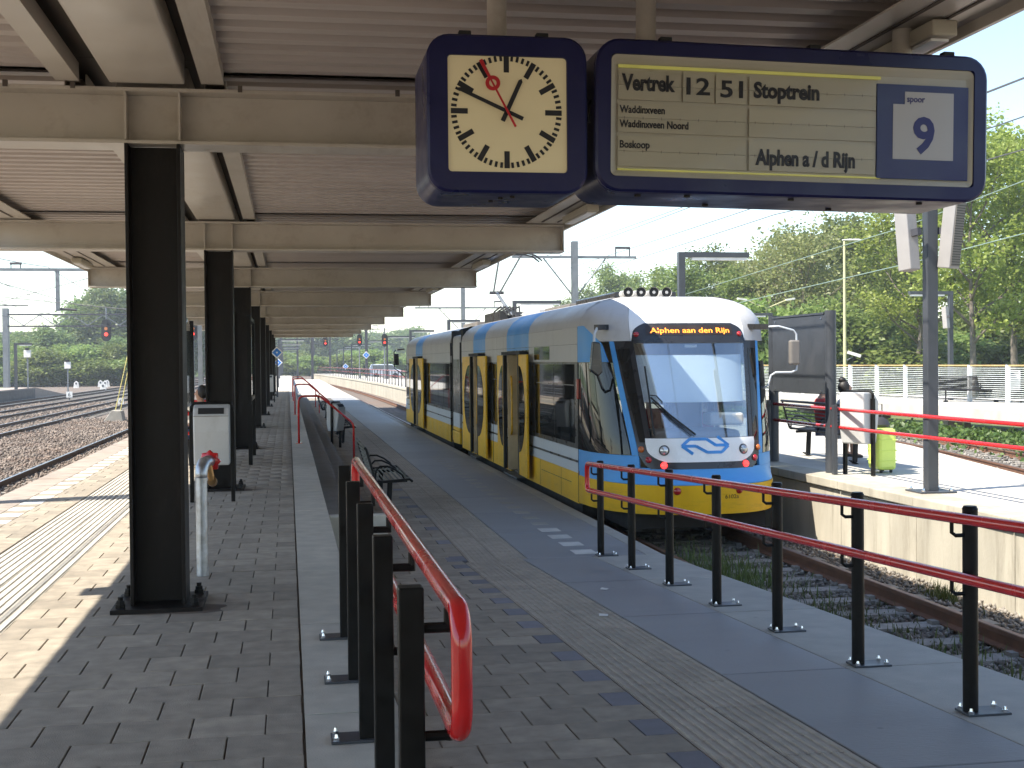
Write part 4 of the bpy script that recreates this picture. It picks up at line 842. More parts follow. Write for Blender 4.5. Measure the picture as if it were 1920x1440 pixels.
# ---- body: left wall with door openings, right wall, roof, floor
XS = XC-TW; XRt = XC+TW
cars = [(17.452, 29.55), (31.75, YEND)]
doors = [(21.58, 22.97), (26.38, 27.30), (38.8, 40.0)]
bands = [(-.42, -.004, 'tram_yellow', 'skirt_panel'), (0.0, .138, 'tram_stripe', 'stripe_panel'), (.172, .33, 'tram_stripe', 'stripe_panel'), (.33+.003, 1.53, 'tram_dark', 'window_band'), (1.533, 1.776, 'tram_silver', 'side_panel'), (1.782, 2.01, 'tram_silver', 'side_panel')]
for (c0, c1) in cars:
    cuts = [c0]+[e for d in doors if c0 < d[0] < c1 for e in d]+[c1]
    for a, b in zip(cuts[::2], cuts[1::2]):
        for z0, z1, m, nm in bands[:4]: MB().box(XS, XS+.05, a+.003, b-.003, z0, z1).build(nm, m, tram)
        MB().box(XS+.012, XS+.05, a+.003, b-.003, -.41, .335).build('wall_core', 'tram_dark', tram)
    for z0, z1, m, nm in bands[4:]:
        ds = [d for d in doors if c0 < d[0] < c1]; ys2 = [c0]
        for d in ds: ys2 += [d[0]-.45, d[1]+.35]
        ys2.append(c1)
        for i, (a, b) in enumerate(zip(ys2[:-1], ys2[1:])):
            MB().box(XS, XS+.05, a+.002, b-.002, z0 if i % 2 == 0 else max(z0, 1.735), z1).build(nm, m if i % 2 == 0 else 'tram_blue', tram)
    MB().box(XS+.012, XS+.045, c0, c1, 1.70, 2.01).build('wall_core', 'tram_dark', tram)
    for z0, z1, m, nm in bands:
        if nm != 'window_band': MB().box(XRt-.05, XRt, c0, c1, z0, z1).build(nm, m, tram)
    MB().box(XRt-.06, XRt-.051, c0, c1, -.39, .40).build('inner_lining', 'tram_beige', tram); MB().box(XRt-.06, XRt-.051, c0, c1, 1.50, 1.89).build('inner_lining', 'tram_beige', tram)
    k = 0
    while c0+k*1.75 < c1: MB().box(XRt-.05, XRt, c0+k*1.75, min(c1, c0+k*1.75+.16), .335, 1.53).build('window_post', 'tram_dark', tram); k += 1
    # curved roof in slices, blue over the doors
    prof = [(XC+sx*float(np.interp(z, zw_, ww_)), z) for sx, zs_ in ((-1, (2.012, 2.06, 2.12, 2.19, 2.25, 2.31, 2.35, 2.39, 2.42)), (1, (2.42, 2.39, 2.35, 2.31, 2.25, 2.19, 2.12, 2.06, 2.012))) for z in zs_]
    ys2 = [c0-.1]
    for d in [d for d in doors if c0 < d[0] < c1]: ys2 += [d[0]-.45, d[1]+.35]
    ys2.append(c1)
    for i, (a, b) in enumerate(zip(ys2[:-1], ys2[1:])):
        if i % 2 == 0: MB().loft([[(x, yy, z) for x, z in prof] for yy in (a, b)], False).build('roof_panel', 'tram_silver', tram, smooth=40)
        else:
            MB().loft([[(x, yy, z) for x, z in prof[:8]] for yy in (a, b)], False).build('roof_panel', 'tram_blue', tram, smooth=40); MB().loft([[(x, yy, z) for x, z in prof[7:]] for yy in (a, b)], False).build('roof_panel', 'tram_silver', tram, smooth=40)
    MB().box(XS+.06, XRt-.06, c0, c1, -.44, -.395).build('floor', 'grey_plastic', tram); MB().box(XS+.06, XRt-.06, c0, c1, 1.9, 1.93).build('ceiling', 'tram_beige', tram)
    MB().box(XS+.10, XRt-.10, c0+.2, c1-.2, -.66, -.45).build('underframe', 'tram_under', tram)
MB().box(XS+.35, XRt-.35, 16.1, 17.4, -.62, -.43).build('underframe', 'tram_under', tram)
# seam between car body and cab
MB().box(XS-.004, XS+.02, 17.435, 17.452, -.40, 2.01).build('seam', 'tram_rubber', tram)
# articulation: silver ring section with yellow skirt and dark bellows
MB().box(XS+.02, XRt-.02, 30.0, 31.3, .335, 2.0).build('joint_section', 'tram_dark', tram); MB().box(XS+.01, XRt-.01, 30.05, 31.25, 1.55, 2.18).build('joint_roof', 'tram_silver', tram, bevel=.08)
MB().box(XS+.01, XRt-.01, 30.05, 31.25, .0, .335).build('joint_stripe', 'tram_stripe', tram); MB().box(XS+.005, XRt-.005, 30.05, 31.25, -.08, -.003).build('joint_skirt', 'tram_yellow', tram)
MB().prism([(30.0, -.38), (31.1, -.40), (31.3, -.33), (31.3, -.10), (30.0, -.10)], 'x', XS-.005, XS+.1).build('joint_flap', 'tram_yellow', tram, bevel=.02)
for a, b in ((29.56, 29.99), (31.31, 31.74)):
    for k in range(4): MB().box(XS+.03+.03*(k % 2), XRt-.03-.03*(k % 2), a+(b-a)*k/4, a+(b-a)*(k+1)/4-.01, -.38, 2.3).build('bellows', 'tram_rubber', tram)
# windows (panes proud of the dark band)
for a, b in ((17.66, 19.05), (19.09, 20.55), (23.9, 24.95), (28.75, 29.42), (31.85, 33.1), (33.14, 34.3), (34.34, 35.6), (35.64, 36.9), (41.5, 42.5), (42.55, 43.5)):
    w_ = MB().box(XS-.004, XS-.0005, a, b, .40, 1.50).build('window', 'tram_window', tram); MB().box(XS-.0055, XS-.0042, a+.02, b-.02, 1.20, 1.215).build('vent_bar', 'tram_dark', w_)
for a, b in ((17.5, 20.7), (20.75, 24.2), (24.25, 29.5), (31.8, 36), (36.05, 40), (40.05, 43.5)): MB().box(XRt+.0005, XRt+.004, a, b, .33, 1.54).build('window', 'tram_glass', tram)
MB().box(XS-.006, XS-.001, 19.4, 20.62, 1.57, 1.77).build('side_display', 'tram_window', tram)
MB().box(XS-.035, XS-.001, 17.36, 17.43, 1.02, 1.30).build('side_marker', 'lamp_red', tram, bevel=.008)
MB().box(XS-.006, XS-.001, 17.4, 17.43, -.02, .03).build('side_marker', 'lamp_red', tram)
for yy in (18.6, 20.2): MB().box(XS-.002, XS+.0, yy, yy+.008, -.41, -.01).build('skirt_seam', 'tram_rubber', tram)
MB().box(XS-.002, XS, 17.9, 20.1, -.165, -.158).build('skirt_seam', 'tram_rubber', tram)
for a, b in ((24.95, 25.0), (23.72, 23.76), (28.72, 28.76)): MB().box(XS-.002, XS, a, b, -.41, .33).build('skirt_seam', 'tram_rubber', tram)
# doors: two leaves pushed out and slid aside
def leaf(y0, y1, mirror):
    d = MB().box(XS-.115, XS-.075, y0, y1, -.36, 1.66).build('door_leaf', 'tram_yellow', tram, bevel=.01)
    yi = y1 if mirror else y0; sg_ = -1 if mirror else 1; wd = (y1-y0)
    def half(wf, nm, m, xo):
        P = [(yi+sg_*.05, .02), (yi+sg_*.05, 1.48)]
        for k in range(13): t = math.pi/2-math.pi*k/12; P.append((yi+sg_*(.05+wf*wd*math.cos(t)), .75+.73*math.sin(t)))
        MB().prism(P, 'x', XS-.115-xo, XS-.1155).build(nm, m, d)
    half(.72, 'door_window', 'tram_window', .005)
    e = y1 if mirror else y0
    MB().box(XS-.118, XS-.06, min(e, e-sg_*.09), max(e, e-sg_*.09), -.37, 1.66).build('door_rubber', 'tram_rubber', d)
for (a, b), (la, lb) in zip(doors, ((20.74, 23.74), (25.2, 28.6), (37.3, 41.4))):
    leaf(b+.10, lb, False); leaf(la, a-.10, True)
    MB().box(XS-.12, XS+.06, a-.25, b+.25, 1.665, 1.72).build('door_header', 'tram_rubber', tram)
    MB().box(XS-.14, XS+.12, a+.02, b-.02, -.455, -.42).build('door_step', 'anthracite', tram, bevel=.008)
    MB().box(XS+.055, XS+.10, a-.06, a+.03, -.39, 1.66).build('door_frame', 'tram_rubber', tram); MB().box(XS+.055, XS+.10, b-.03, b+.06, -.39, 1.66).build('door_frame', 'tram_rubber', tram)
    MB().box(XS+.12, XS+.75, b-.10, b-.06, -.39, 1.88).build('partition', 'tram_beige', tram); MB().box(XS+.12, XS+.75, a+.0, a+.04, -.39, 1.88).build('partition', 'tram_beige', tram)
    MB().box(XS-.055, XS+.115, b-.075, b-.035, -.39, 1.655).build('door_jamb', 'tram_beige', tram)
    MB().tube([(XS+.0, b-.08, 1.28), (XS+.0, b-.15, 1.22), (XS+.0, b-.15, .3), (XS+.0, b-.08, .24)], .018, 8).build('door_handle', 'tram_pole', tram, smooth=True)
    MB().tube([(XS+.14, b-.12, 1.3), (XS+.14, b-.2, 1.24), (XS+.14, b-.2, .3), (XS+.14, b-.12, .24)], .017, 8).build('grab_pole', 'tram_pole', tram, smooth=True)
    MB().cyl((XS+.5, (a+b)/2, -.39), (XS+.5, (a+b)/2, 1.9), .018, 8).build('grab_pole', 'tram_pole', tram)
for yy in (18.4, 19.4, 20.3, 24.2, 25.2, 28.4, 33, 34.2, 35.4, 36.6, 42):
    for xx in (XS+.15, XRt-.95):
        q = MB(); q.box(xx, xx+.8, yy, yy+.4, .02, .12); q.box(xx, xx+.8, yy+.36, yy+.46, .1, .75); q.build('seat', 'tram_seat', tram, bevel=.02)
# roof equipment, horns, pantograph
for k in range(4):
    x = 4.70+.185*k; h = MB(); h.tube([(x, 17.95, 2.49), (x, 17.80, 2.49), (x, 17.72, 2.495), (x, 17.64, 2.50), (x, 17.60, 2.50)], [.025, .03, .045, .066, .074], 16, cap=False); h.tube([(x, 17.95, 2.49), (x, 17.79, 2.49)], .05, 12)
    ho = h.build('horn', 'bin_grey', tram, smooth=40); MB().cyl((x, 17.615, 2.50), (x, 17.70, 2.497), .066, 16, .04).build('horn_mouth', 'tram_rubber', ho); MB().cyl((x, 17.606, 2.50), (x, 17.64, 2.50), .022, 10, .028).build('horn_core', 'bin_grey', ho)
for a, b, x0, x1, h, m in ((18.6, 21.2, 4.75, 5.7, 2.56, 'tram_dark'), (21.5, 23.6, 4.7, 5.7, 2.52, 'grey_plastic'), (24.2, 26.0, 4.7, 5.7, 2.54, 'tram_silver'), (32.4, 35.0, 4.7, 5.7, 2.56, 'grey_plastic'), (36, 40, 4.75, 5.6, 2.5, 'tram_silver')):
    MB().box(x0, x1, a, b, 2.421, h).build('roof_box', m, tram, bevel=.02)
PY = 29.0
for x in (4.72, 5.68): MB().box(x-.03, x+.03, 26.6, 30.4, 2.47, 2.53).build('pantograph_frame', 'mast_dark', tram)
for yy in (26.7, 28.4, 30.2): MB().box(4.7, 5.7, yy-.03, yy+.03, 2.532, 2.58).build('pantograph_frame', 'mast_dark', tram)
for yy in (26.7, 30.2):
    for x in (4.72, 5.68): MB().cyl((x, yy, 2.40), (x, yy, 2.47), .05, 10).build('insulator', 'grey_plastic', tram)
MB().box(4.45, 4.62, 27.2, 29.4, 2.40, 2.62).build('cable_trough', 'tram_dark', tram)
for k in range(5): MB().tube([(4.5+.08*k, 26.5+.1*k, 2.5), (4.5+.1*k, 27.4, 2.72), (4.55+.08*k, 28.6, 2.66), (4.6, 29.6+.1*k, 2.45)], .018, 6).build('roof_cable', 'tram_rubber', tram)
MB().tube([(5.2, 30.0, 2.6), (5.2, 32.3, 3.28)], [.05, .035], 10).build('pantograph_lower_arm', 'mast', tram, smooth=40)
MB().tube([(5.12, 32.3, 3.28), (4.95, 30.3, 4.02)], .022, 8).build('pantograph_upper_arm', 'mast', tram); MB().tube([(5.28, 32.3, 3.28), (5.45, 30.3, 4.02)], .022, 8).build('pantograph_upper_arm', 'mast', tram)
MB().cyl((5.02, 32.3, 3.28), (5.38, 32.3, 3.28), .04, 10).build('pantograph_knee', 'mast_dark', tram)
for dy in (-.15, .2): MB().tube([(4.45, 30.3+dy, 3.92), (4.62, 30.3+dy, 4.05), (4.8, 30.3+dy, 4.09), (5.6, 30.3+dy, 4.09), (5.78, 30.3+dy, 4.05), (5.95, 30.3+dy, 3.92)], .018, 8).build('pantograph_head', 'tram_rubber', tram)
MB().cyl((4.95, 30.1, 4.03), (4.95, 30.55, 4.03), .02, 6).build('pantograph_link', 'mast_dark', tram); MB().cyl((5.45, 30.1, 4.03), (5.45, 30.55, 4.03), .02, 6).build('pantograph_link', 'mast_dark', tram)
# wheels in the dark below
for yy in (19.0, 20.8, 28.2, 33.5, 40.0, 42.0):
    for x in (4.45, 5.95): MB().cyl((x-.06, yy, -.44), (x+.06, yy, -.44), .31, 20).build('wheel', 'rail_side', tram)
# mirrors
MB().obox((4.16, 16.72, 1.99), (3.98, 16.55, 1.985), .07, .07).build('mirror_bracket', 'tram_dark', tram)
MB().tube([(4.0, 16.56, 1.985), (3.94, 16.5, 1.9), (3.93, 16.48, 1.62)], .018, 8).build('mirror_arm', 'tram_stripe', tram); MB().tube([(3.98, 16.5, 1.36), (4.05, 16.52, 1.18), (4.12, 16.6, 1.12)], .018, 8).build('mirror_arm', 'tram_dark', tram)
MB().prism([(3.86, 1.42), (3.97, 1.34), (4.03, 1.40), (4.00, 1.78), (3.90, 1.80)], 'y', 16.40, 16.50).build('mirror', 'tram_dark', tram, bevel=.02)
MB().obox((6.08, 16.62, 1.985), (6.33, 16.52, 1.98), .07, .075).build('mirror_bracket', 'tram_dark', tram)
MB().tube([(6.33, 16.5, 1.98), (6.45, 16.45, 1.985), (6.66, 16.45, 1.93), (6.70, 16.45, 1.88), (6.71, 16.45, 1.48), (6.70, 16.45, 1.40), (6.63, 16.45, 1.37), (6.42, 16.48, 1.37), (6.36, 16.5, 1.33), (6.33, 16.52, 1.2), (6.27, 16.55, 1.16)], .014, 8).build('mirror_arm', 'tram_stripe', tram, smooth=True)
MB().box(6.60, 6.74, 16.40, 16.50, 1.47, 1.80).build('mirror', 'grey_plastic', tram, bevel=.025)
MB().obox((3.95, 44.6, 2.0), (3.72, 44.7, 1.98), .05, .05).build('mirror_arm', 'tram_dark', tram); MB().box(3.58, 3.76, 44.65, 44.75, 1.45, 1.85).build('mirror', 'tram_dark', tram, bevel=.03); MB().tube([(3.66, 44.7, 1.98), (3.60, 44.7, 1.9), (3.60, 44.7, 1.35), (3.8, 44.65, 1.2), (3.95, 44.5, 1.05)], .02, 6).build('mirror_arm', 'tram_dark', tram)

# ================================================================== PLATFORM FURNITURE ON THE ISLAND
nb = empty('notice_board', (7.25, 17.65, 0), 0, 'large dark grey notice board on two thick posts, seen from behind', 'notice board')
for y in (16.6, 18.7): MB().cyl((7.25, y, .003), (7.25, y, 2.2), .075, 20).build('post', 'anthracite', nb, smooth=40)
MB().box(7.20, 7.29, 16.68, 18.62, 1.06, 2.15).build('panel', 'anthracite', nb, bevel=.012)
MB().box(7.19, 7.30, 16.70, 18.60, 2.152, 2.18).build('top_rail', 'anthracite', nb)
for y in (16.80, 18.5):
    for z in (1.1, 2.1): MB().cyl((7.193, y, z), (7.199, y, z), .018, 8).build('bolt', 'chrome', nb)
sp_ = empty('speaker_pole', (7.3, 13.92, 0), 0, 'tall dark steel pole with two grey column loudspeakers on the island platform', 'speaker pole')
MB().box(7.235, 7.365, 13.855, 13.985, .014, 4.2).build('pole', 'anthracite', sp_, bevel=.008)
bp_ = MB().box(7.08, 7.52, 13.72, 14.12, .002, .016).build('base_plate', 'anthracite', sp_)
for dx in (-.17, .17):
    for dy in (-.15, .15): inst('nut', NUTM, bp_, (7.3+dx, 13.92+dy, .016), 0, (1.6, 1.6, 1.6))
def speaker(parent, base, tilt, yaw, face):
    m_ = Matrix.Translation(Vector(base)) @ Matrix.Rotation(yaw, 4, 'Z') @ Matrix.Rotation(tilt, 4, 'X')
    def tr(mb): mb.v = [tuple(m_ @ Vector(p)) for p in mb.v]; return mb
    b = tr(MB().prism([(-.10, -.09), (.10, -.09), (.075, .09), (-.075, .09)], 'z', 0, .78)).build('loudspeaker', 'speaker_grey', parent, bevel=.012)
    tr(MB().box(-.085, .085, -.098, -.0905, .03, .75)).build('grille', 'speaker_mesh', b)
    for k in range(24): tr(MB().box(-.083, .083, -.1005, -.0985, .045+k*.029, .052+k*.029)).build('grille_slot', 'tram_rubber', b)
    tr(MB().box(-.03, .03, .091, .20, .38, .46)).build('bracket', 'mast_dark', b)
speaker(sp_, (7.06, 13.93, 2.55), R(6), R(195), 1); speaker(sp_, (7.45, 13.80, 2.57), R(7), R(28), 1)
sc = empty('suitcase', (7.95, 16.5, 0), 0, 'lime green hard shell suitcase standing on the sunlit platform', 'suitcase')
MB().box(7.80, 8.06, 16.30, 16.66, .04, .60).build('shell', 'lime', sc, bevel=.045)
for z in (.16, .30, .44): MB().box(7.795, 8.065, 16.296, 16.664, z, z+.012).build('ridge', 'lime', sc, bevel=.004)
for x in (7.86, 8.0):
    for y in (16.36, 16.6): MB().cyl((x-.012, y, .025), (x+.012, y, .025), .024, 10).build('wheel', 'strap', sc)
MB().tube([(7.87, 16.6, .58), (7.87, 16.6, .92), (7.99, 16.6, .92), (7.99, 16.6, .58)], .008, 6).build('pull_handle', 'mast_dark', sc)
hb = MB(); hb.loft([[(7.78+.15+.16*s_*math.cos(a), 16.62+.14*s_*math.sin(a)*.9, z) for a in [2*math.pi*k/14 for k in range(14)]] for z, s_ in ((.60, .9), (.64, 1.1), (.70, .9), (.74, .5))], True, True); hbo = hb.build('jacket', 'strap', smooth=50, label='crumpled black jacket lying on top of the lime green suitcase', cat='jacket')
# platform lamps: post with a long horizontal light arm
def lamp(x, y, h, arm, label, ang=0, z0=0, spk=False, group='platform lamps with horizontal arms'):
    root = empty('platform_lamp', (x, y, z0), 0, label, 'street lamp', group); t = .075 if y < 60 else .09
    MB().box(x-t, x+t, y-t, y+t, z0+.002, z0+h).build('post', 'anthracite', root)
    ca, sa = math.cos(ang), math.sin(ang); s_ = 1 if arm > 0 else -1
    MB().obox((x+s_*t*ca, y+t*sa, z0+h-.06), (x+arm*ca, y+arm*sa, z0+h-.06), .16, .12).build('arm', 'anthracite', root)
    MB().obox((x+s_*.25*ca, y+.25*sa, z0+h-.15), (x+(arm-s_*.05)*ca, y+(arm-s_*.05)*sa, z0+h-.15), .12, .06).build('diffuser', 'lamp_white', root)
    return root
lamp(8.85, 28.5, 4.0, 1.6, 'dark platform lamp with pale horizontal light arm rising right behind the tram front')
lamp(8.75, 50, 3.92, 1.85, 'dark platform lamp with horizontal arm above the middle of the tram roof')
for y in (73.5, 97): lamp(9.05, y, 3.95, 1.8, 'dark platform lamp with horizontal arm peeking over the rear car of the tram')
for x, y in ((9.1, 121), (8.6, 145), (8.3, 173), (8.2, 196), (8.5, 230)): lamp(x, y, 4.0, 2.6, 'distant thin dark platform lamp with horizontal arm above the far railing')
for y in (135, 165, 199, 229, 271): lamp(-.9, y, 4.0, 2.6, 'distant thin dark platform lamp beyond the end of the canopy')
l3 = lamp(23.7, 43.7, 3.95, -1.6, 'dark lamp with loudspeakers and pale arm beside the wire mesh bench'); speaker(l3, (23.45, 43.5, 2.6), R(6), R(200), 1)
lamp(21.2, 55, 3.6, -1.35, 'dark lamp with horizontal arm on the far platform behind the tram mirror')
lamp(-17.72, 90, 3.05, 1.05, 'dark lamp with short horizontal arm on the far platform across the tracks')
# white wire fence on the side platform
wf = empty('white_fence', (23, 45, 0), 0, 'white post and wire fence with tan cap rail along the far platform', 'fence')
fl_ = [(25.6, 32), (24.3, 36), (23.5, 42), (22.7, 50), (21.9, 58), (20.6, 72)]
yy = 32.0
while yy < 70:
    x0, x1 = interp(fl_, yy), interp(fl_, yy+2.0)
    MB().box(x0-.06, x0+.06, yy-.06, yy+.06, .002, 1.28).build('post', 'fence_white', wf)
    pn = MB().obox((x0, yy+.07, 1.26), (x1, yy+1.93, 1.26), .05, .05).build('cap_rail', 'fence_cap', wf); MB().obox((x0, yy+.07, .12), (x1, yy+1.93, .12), .04, .04).build('bottom_rail', 'fence_white', wf)
    wm = MB()
    for k in range(15): wm.obox((x0, yy+.07, .19+k*.07), (x1, yy+1.93, .19+k*.07), .012, .018)
    wm.build('wire_panel', 'mesh_white', wf, kind='stuff'); yy += 2.0

# ================================================================== PEOPLE
def skin_mesh(name, J, E_, m, parent, sub=2, rootj=0):
    names = list(J); me = bpy.data.meshes.new(name); me.from_pydata([J[n][0] for n in names], [(names.index(a), names.index(b)) for a, b in E_], [])
    o = bpy.data.objects.new(name, me); COL.objects.link(o); o.parent = parent
    o.modifiers.new('skin', 'SKIN'); sv = me.skin_vertices[0].data
    for i, n in enumerate(names):
        r = J[n][1]; sv[i].radius = r if isinstance(r, tuple) else (r, r); sv[i].use_root = (i == rootj)
    ss = o.modifiers.new('sub', 'SUBSURF'); ss.levels = sub; ss.render_levels = sub; o.modifiers['skin'].use_smooth_shade = True
    me.materials.append(MATS[m]); return o
def person(label, loc, rz, top, bottom, hand_up=False, hair_up=False, group='people seated on the benches'):
    root = empty('person', loc, rz, label, 'person', group); root.scale = (.93, .93, .92)
    J = {'pelvis': ((0, 0, .53), .12), 'waist': ((-.02, 0, .70), .105), 'chest': ((-.03, 0, .90), (.13, .11)), 'neck': ((-.02, 0, 1.05), .05), 'jaw': ((.02, 0, 1.125), (.06, .065)), 'head': ((.005, 0, 1.205), (.08, .095)), 'crown': ((-.005, 0, 1.275), .062), 'nose': ((.105, 0, 1.185), .014)}
    E_ = [('pelvis', 'waist'), ('waist', 'chest'), ('chest', 'neck'), ('neck', 'jaw'), ('jaw', 'head'), ('head', 'crown'), ('head', 'nose')]
    for s, t in ((1, 'l'), (-1, 'r')):
        up_ = hand_up and s == -1
        sh2, el, wr, pa = (-.03, .16*s, .965), (.03, .23*s, .74), (.24, .16*s, .66), (.31, .145*s, .655)
        if up_: el, wr, pa = (.16, .22*s, .80), (.30, .12*s, .95), (.335, .10*s, 1.02)
        J.update({t+'sh': (sh2, .055), t+'el': (el, .038), t+'wr': (wr, .025), t+'pa': (pa, (.032, .018))})
        E_ += [('chest', t+'sh'), (t+'sh', t+'el'), (t+'el', t+'wr'), (t+'wr', t+'pa')]
        d = (Vector(pa)-Vector(wr)).normalized(); lat = Vector((0, 1, 0))
        for k, (off, ln) in enumerate(((-.027, .062), (-.009, .075), (.009, .07), (.026, .055))):
            a = Vector(pa)+d*.035+lat*off; b = a+d*ln*.6; c = b+(d*.6+Vector((0, 0, -.45 if not up_ else 0))).normalized()*ln*.5
            J[f'{t}f{k}a'] = (tuple(a), .0095); J[f'{t}f{k}b'] = (tuple(b), .009); J[f'{t}f{k}c'] = (tuple(c), .0075); E_ += [(t+'pa', f'{t}f{k}a'), (f'{t}f{k}a', f'{t}f{k}b'), (f'{t}f{k}b', f'{t}f{k}c')]
        a = Vector(wr)+d*.03+lat*(-.04*s); b = a+d*.04+lat*(-.012*s); J[t+'tha'] = (tuple(a), .011); J[t+'thb'] = (tuple(b), .009); E_ += [(t+'wr', t+'tha'), (t+'tha', t+'thb')]
        J.update({t+'hip': ((.04, .085*s, .52), .088), t+'kn': ((.46, .10*s, .48), .058), t+'calf': ((.47, .105*s, .32), .052), t+'an': ((.46, .11*s, .09), .034), t+'ball': ((.56, .115*s, .05), .036), t+'toe': ((.63, .12*s, .04), .026)})
        E_ += [('pelvis', t+'hip'), (t+'hip', t+'kn'), (t+'kn', t+'calf'), (t+'calf', t+'an'), (t+'an', t+'ball'), (t+'ball', t+'toe')]
    b = skin_mesh('body', J, E_, 'skin', root)
    T = {'a': ((0, 0, .56), .14), 'b': ((-.02, 0, .72), .125), 'c': ((-.03, 0, .90), (.15, .13)), 'd': ((-.025, 0, 1.0), .085)}; TE = [('a', 'b'), ('b', 'c'), ('c', 'd')]
    for s, t in ((1, 'l'), (-1, 'r')):
        e = J[t+'el'][0]; q = Vector(J[t+'sh'][0]).lerp(Vector(e), .75); T[t+'1'] = (J[t+'sh'][0], .072); T[t+'2'] = (tuple(q), .054); TE += [('c', t+'1'), (t+'1', t+'2')]
    skin_mesh('shirt', T, TE, top, root)
    Bm = {'p': ((0, 0, .53), .15)}; BE = []
    for s, t in ((1, 'l'), (-1, 'r')): Bm[t+'1'] = ((.05, .085*s, .525), .102); Bm[t+'2'] = ((.36, .095*s, .50), .08); BE += [('p', t+'1'), (t+'1', t+'2')]
    skin_mesh('shorts', Bm, BE, bottom, root)
    hm = MB(); rg = []
    for k in range(9):
        th = math.pi*k/8; rr = math.sin(th); rg.append([(-.022+.108*rr*math.cos(t)*(1 if math.cos(t) < 0 else .72), .098*rr*math.sin(t), 1.222+.118*math.cos(th)) for t in [2*math.pi*q/16 for q in range(16)]])
    hm.loft(rg, True, True)
    if hair_up:
        rg = []
        for k in range(7): th = math.pi*k/6; rg.append([(-.06+.062*math.sin(th)*math.cos(t), .062*math.sin(th)*math.sin(t), 1.335+.05*math.cos(th)) for t in [2*math.pi*q/12 for q in range(12)]])
        hm.loft(rg, True, True)
    hh = bpy.data.objects.new('hair', hm.mesh('hair')); hh.data.materials.append(MATS['hair']); hh.data.shade_smooth(); COL.objects.link(hh); hh.parent = root
    for s, t in ((1, 'l'), (-1, 'r')):
        bm_ = MB(); P0 = wloc(root)
        skin_mesh('shoe', {'a': ((.445, .11*s, .05), .04), 'b': ((.56, .115*s, .038), (.046, .034)), 'c': ((.65, .12*s, .032), (.034, .026))}, [('a', 'b'), ('b', 'c')], 'shoe', root)
        ey = MB()
        ey.tube([(.083, .032*s-.001, 1.212), (.09, .032*s, 1.212), (.0945, .032*s, 1.212)], [.010, .009, .003], 8)
        k = bpy.data.objects.new('eye', ey.mesh('eye')); k.data.materials.append(MATS['ink']); COL.objects.link(k); k.parent = root
    return root
person('person with black hair and pale top seated behind the grey bin', (8.15, 18.12, 0), 0, 'cloth_white', 'cloth_white', hair_up=True)
person('person in a red top seated on the bench hidden behind the dark notice board', (8.15, 18.95, 0), 0, 'cloth_red', 'cloth_blue')
person('person seated half hidden behind the black column with one hand raised', (-1.33, 20.45, 0), R(176), 'cloth_blue', 'cloth_blue', hand_up=True)

# ================================================================== MASTS, WIRES, SIGNALS
def mast(x, y, h, label, arms=(), w_=.12, m='mast', z0=-.9, group='overhead line masts'):
    root = empty('line_mast', (x, y, z0), 0, label, 'mast', group)
    q = MB(); q.box(x-w_, x+w_, y-w_, y-w_+.02, z0, h); q.box(x-w_, x+w_, y+w_-.02, y+w_, z0, h); q.box(x-.01, x+.01, y-w_+.02, y+w_-.02, z0, h); q.build('post', m, root)
    for (z, xa, xb) in arms:
        a = MB().box(x+xa, x+xb, y-.05, y+.05, z-.05, z+.05).build('cross_arm', m, root)
        for xi in (xa+.55, xb-.55):
            i_ = MB(); i_.box(x+xi-.3, x+xi-.26, y-.03, y+.03, z+.051, z+.35); i_.build('insulator_stand', 'mast_dark', a); MB().box(x+xi+.26, x+xi+.3, y-.03, y+.03, z+.051, z+.35).build('insulator_stand', 'mast_dark', a); MB().cyl((x+xi-.3, y, z+.38), (x+xi+.3, y, z+.38), .05, 8).build('insulator', 'mast_dark', a)
        MB().tube([(x+xa*.5, y, z-.05), (x-.1, y, z-1.5)], .03, 6).build('brace', m, root); MB().tube([(x+xb*.5, y, z-.05), (x+.1, y, z-1.5)], .03, 6).build('brace', m, root)
    return root
mast(11.17, 50, 6.25, 'grey overhead line mast with cross arm rising behind the tram roof horns', [(5.63, -2.5, 2.5)])
mast(10.76, 80, 6.3, 'grey overhead line mast right of the raised pantograph', [(4.9, -3.0, 2.8)])
mast(-7.5, 14.25, 8.2, 'grey overhead line mast standing in the ballast beside the upper platform', [(6.6, -3.5, 3.0)], w_=.15)
for x, y in ((8.9, 150), (6.8, 215), (3.2, 175), (-1.2, 240), (5, 260), (1.5, 210)): mast(x, y, 8.0, 'distant thin overhead line mast before the hazy woods', [(5.4, -1.6, 1.6)], w_=.16, m='mast_dark')
def wire(name, pts, r, m, label, group='overhead wires', n=24, sag=.0):
    P = []
    for a, b in zip(pts[:-1], pts[1:]):
        A, B2 = Vector(a), Vector(b)
        for i in range(n): t = i/n; p = A.lerp(B2, t); p.z -= sag*4*t*(1-t); P.append(p)
    P.append(Vector(pts[-1])); o = MB().tube(P, r, 5).build(name, m); return tag(o, label, 'wire', group)
wire('contact_wire', [(5.2, -5, 4.12), (5.2, 30.4, 4.115), (5.2, 75, 4.12), (3.5, 150, 4.2)], .012, 'wire', 'thin contact wire touched by the tram pantograph')
wire('messenger_wire', [(5.2, -5, 5.3), (5.2, 45, 5.3), (5.2, 95, 5.3), (3.5, 150, 5.3)], .013, 'wire', 'sagging messenger wire above the tram contact wire', sag=.5)
wire('overhead_wire', [(14, 5, 6.95), (14, 70, 7.05), (12, 150, 7)], .014, 'wire', 'upper overhead wire running past the end of the departure sign', sag=.1)
wire('overhead_wire', [(14, 5, 6.25), (14, 70, 6.25), (12, 150, 6.2)], .014, 'wire', 'lower overhead wire with hangers past the end of the departure sign', sag=.1)
wire('overhead_wire', [(18, 10, 8.5), (17.5, 80, 8.7), (14, 160, 8.6)], .016, 'wire', 'high overhead wire in front of the tall bright tree', sag=.2)
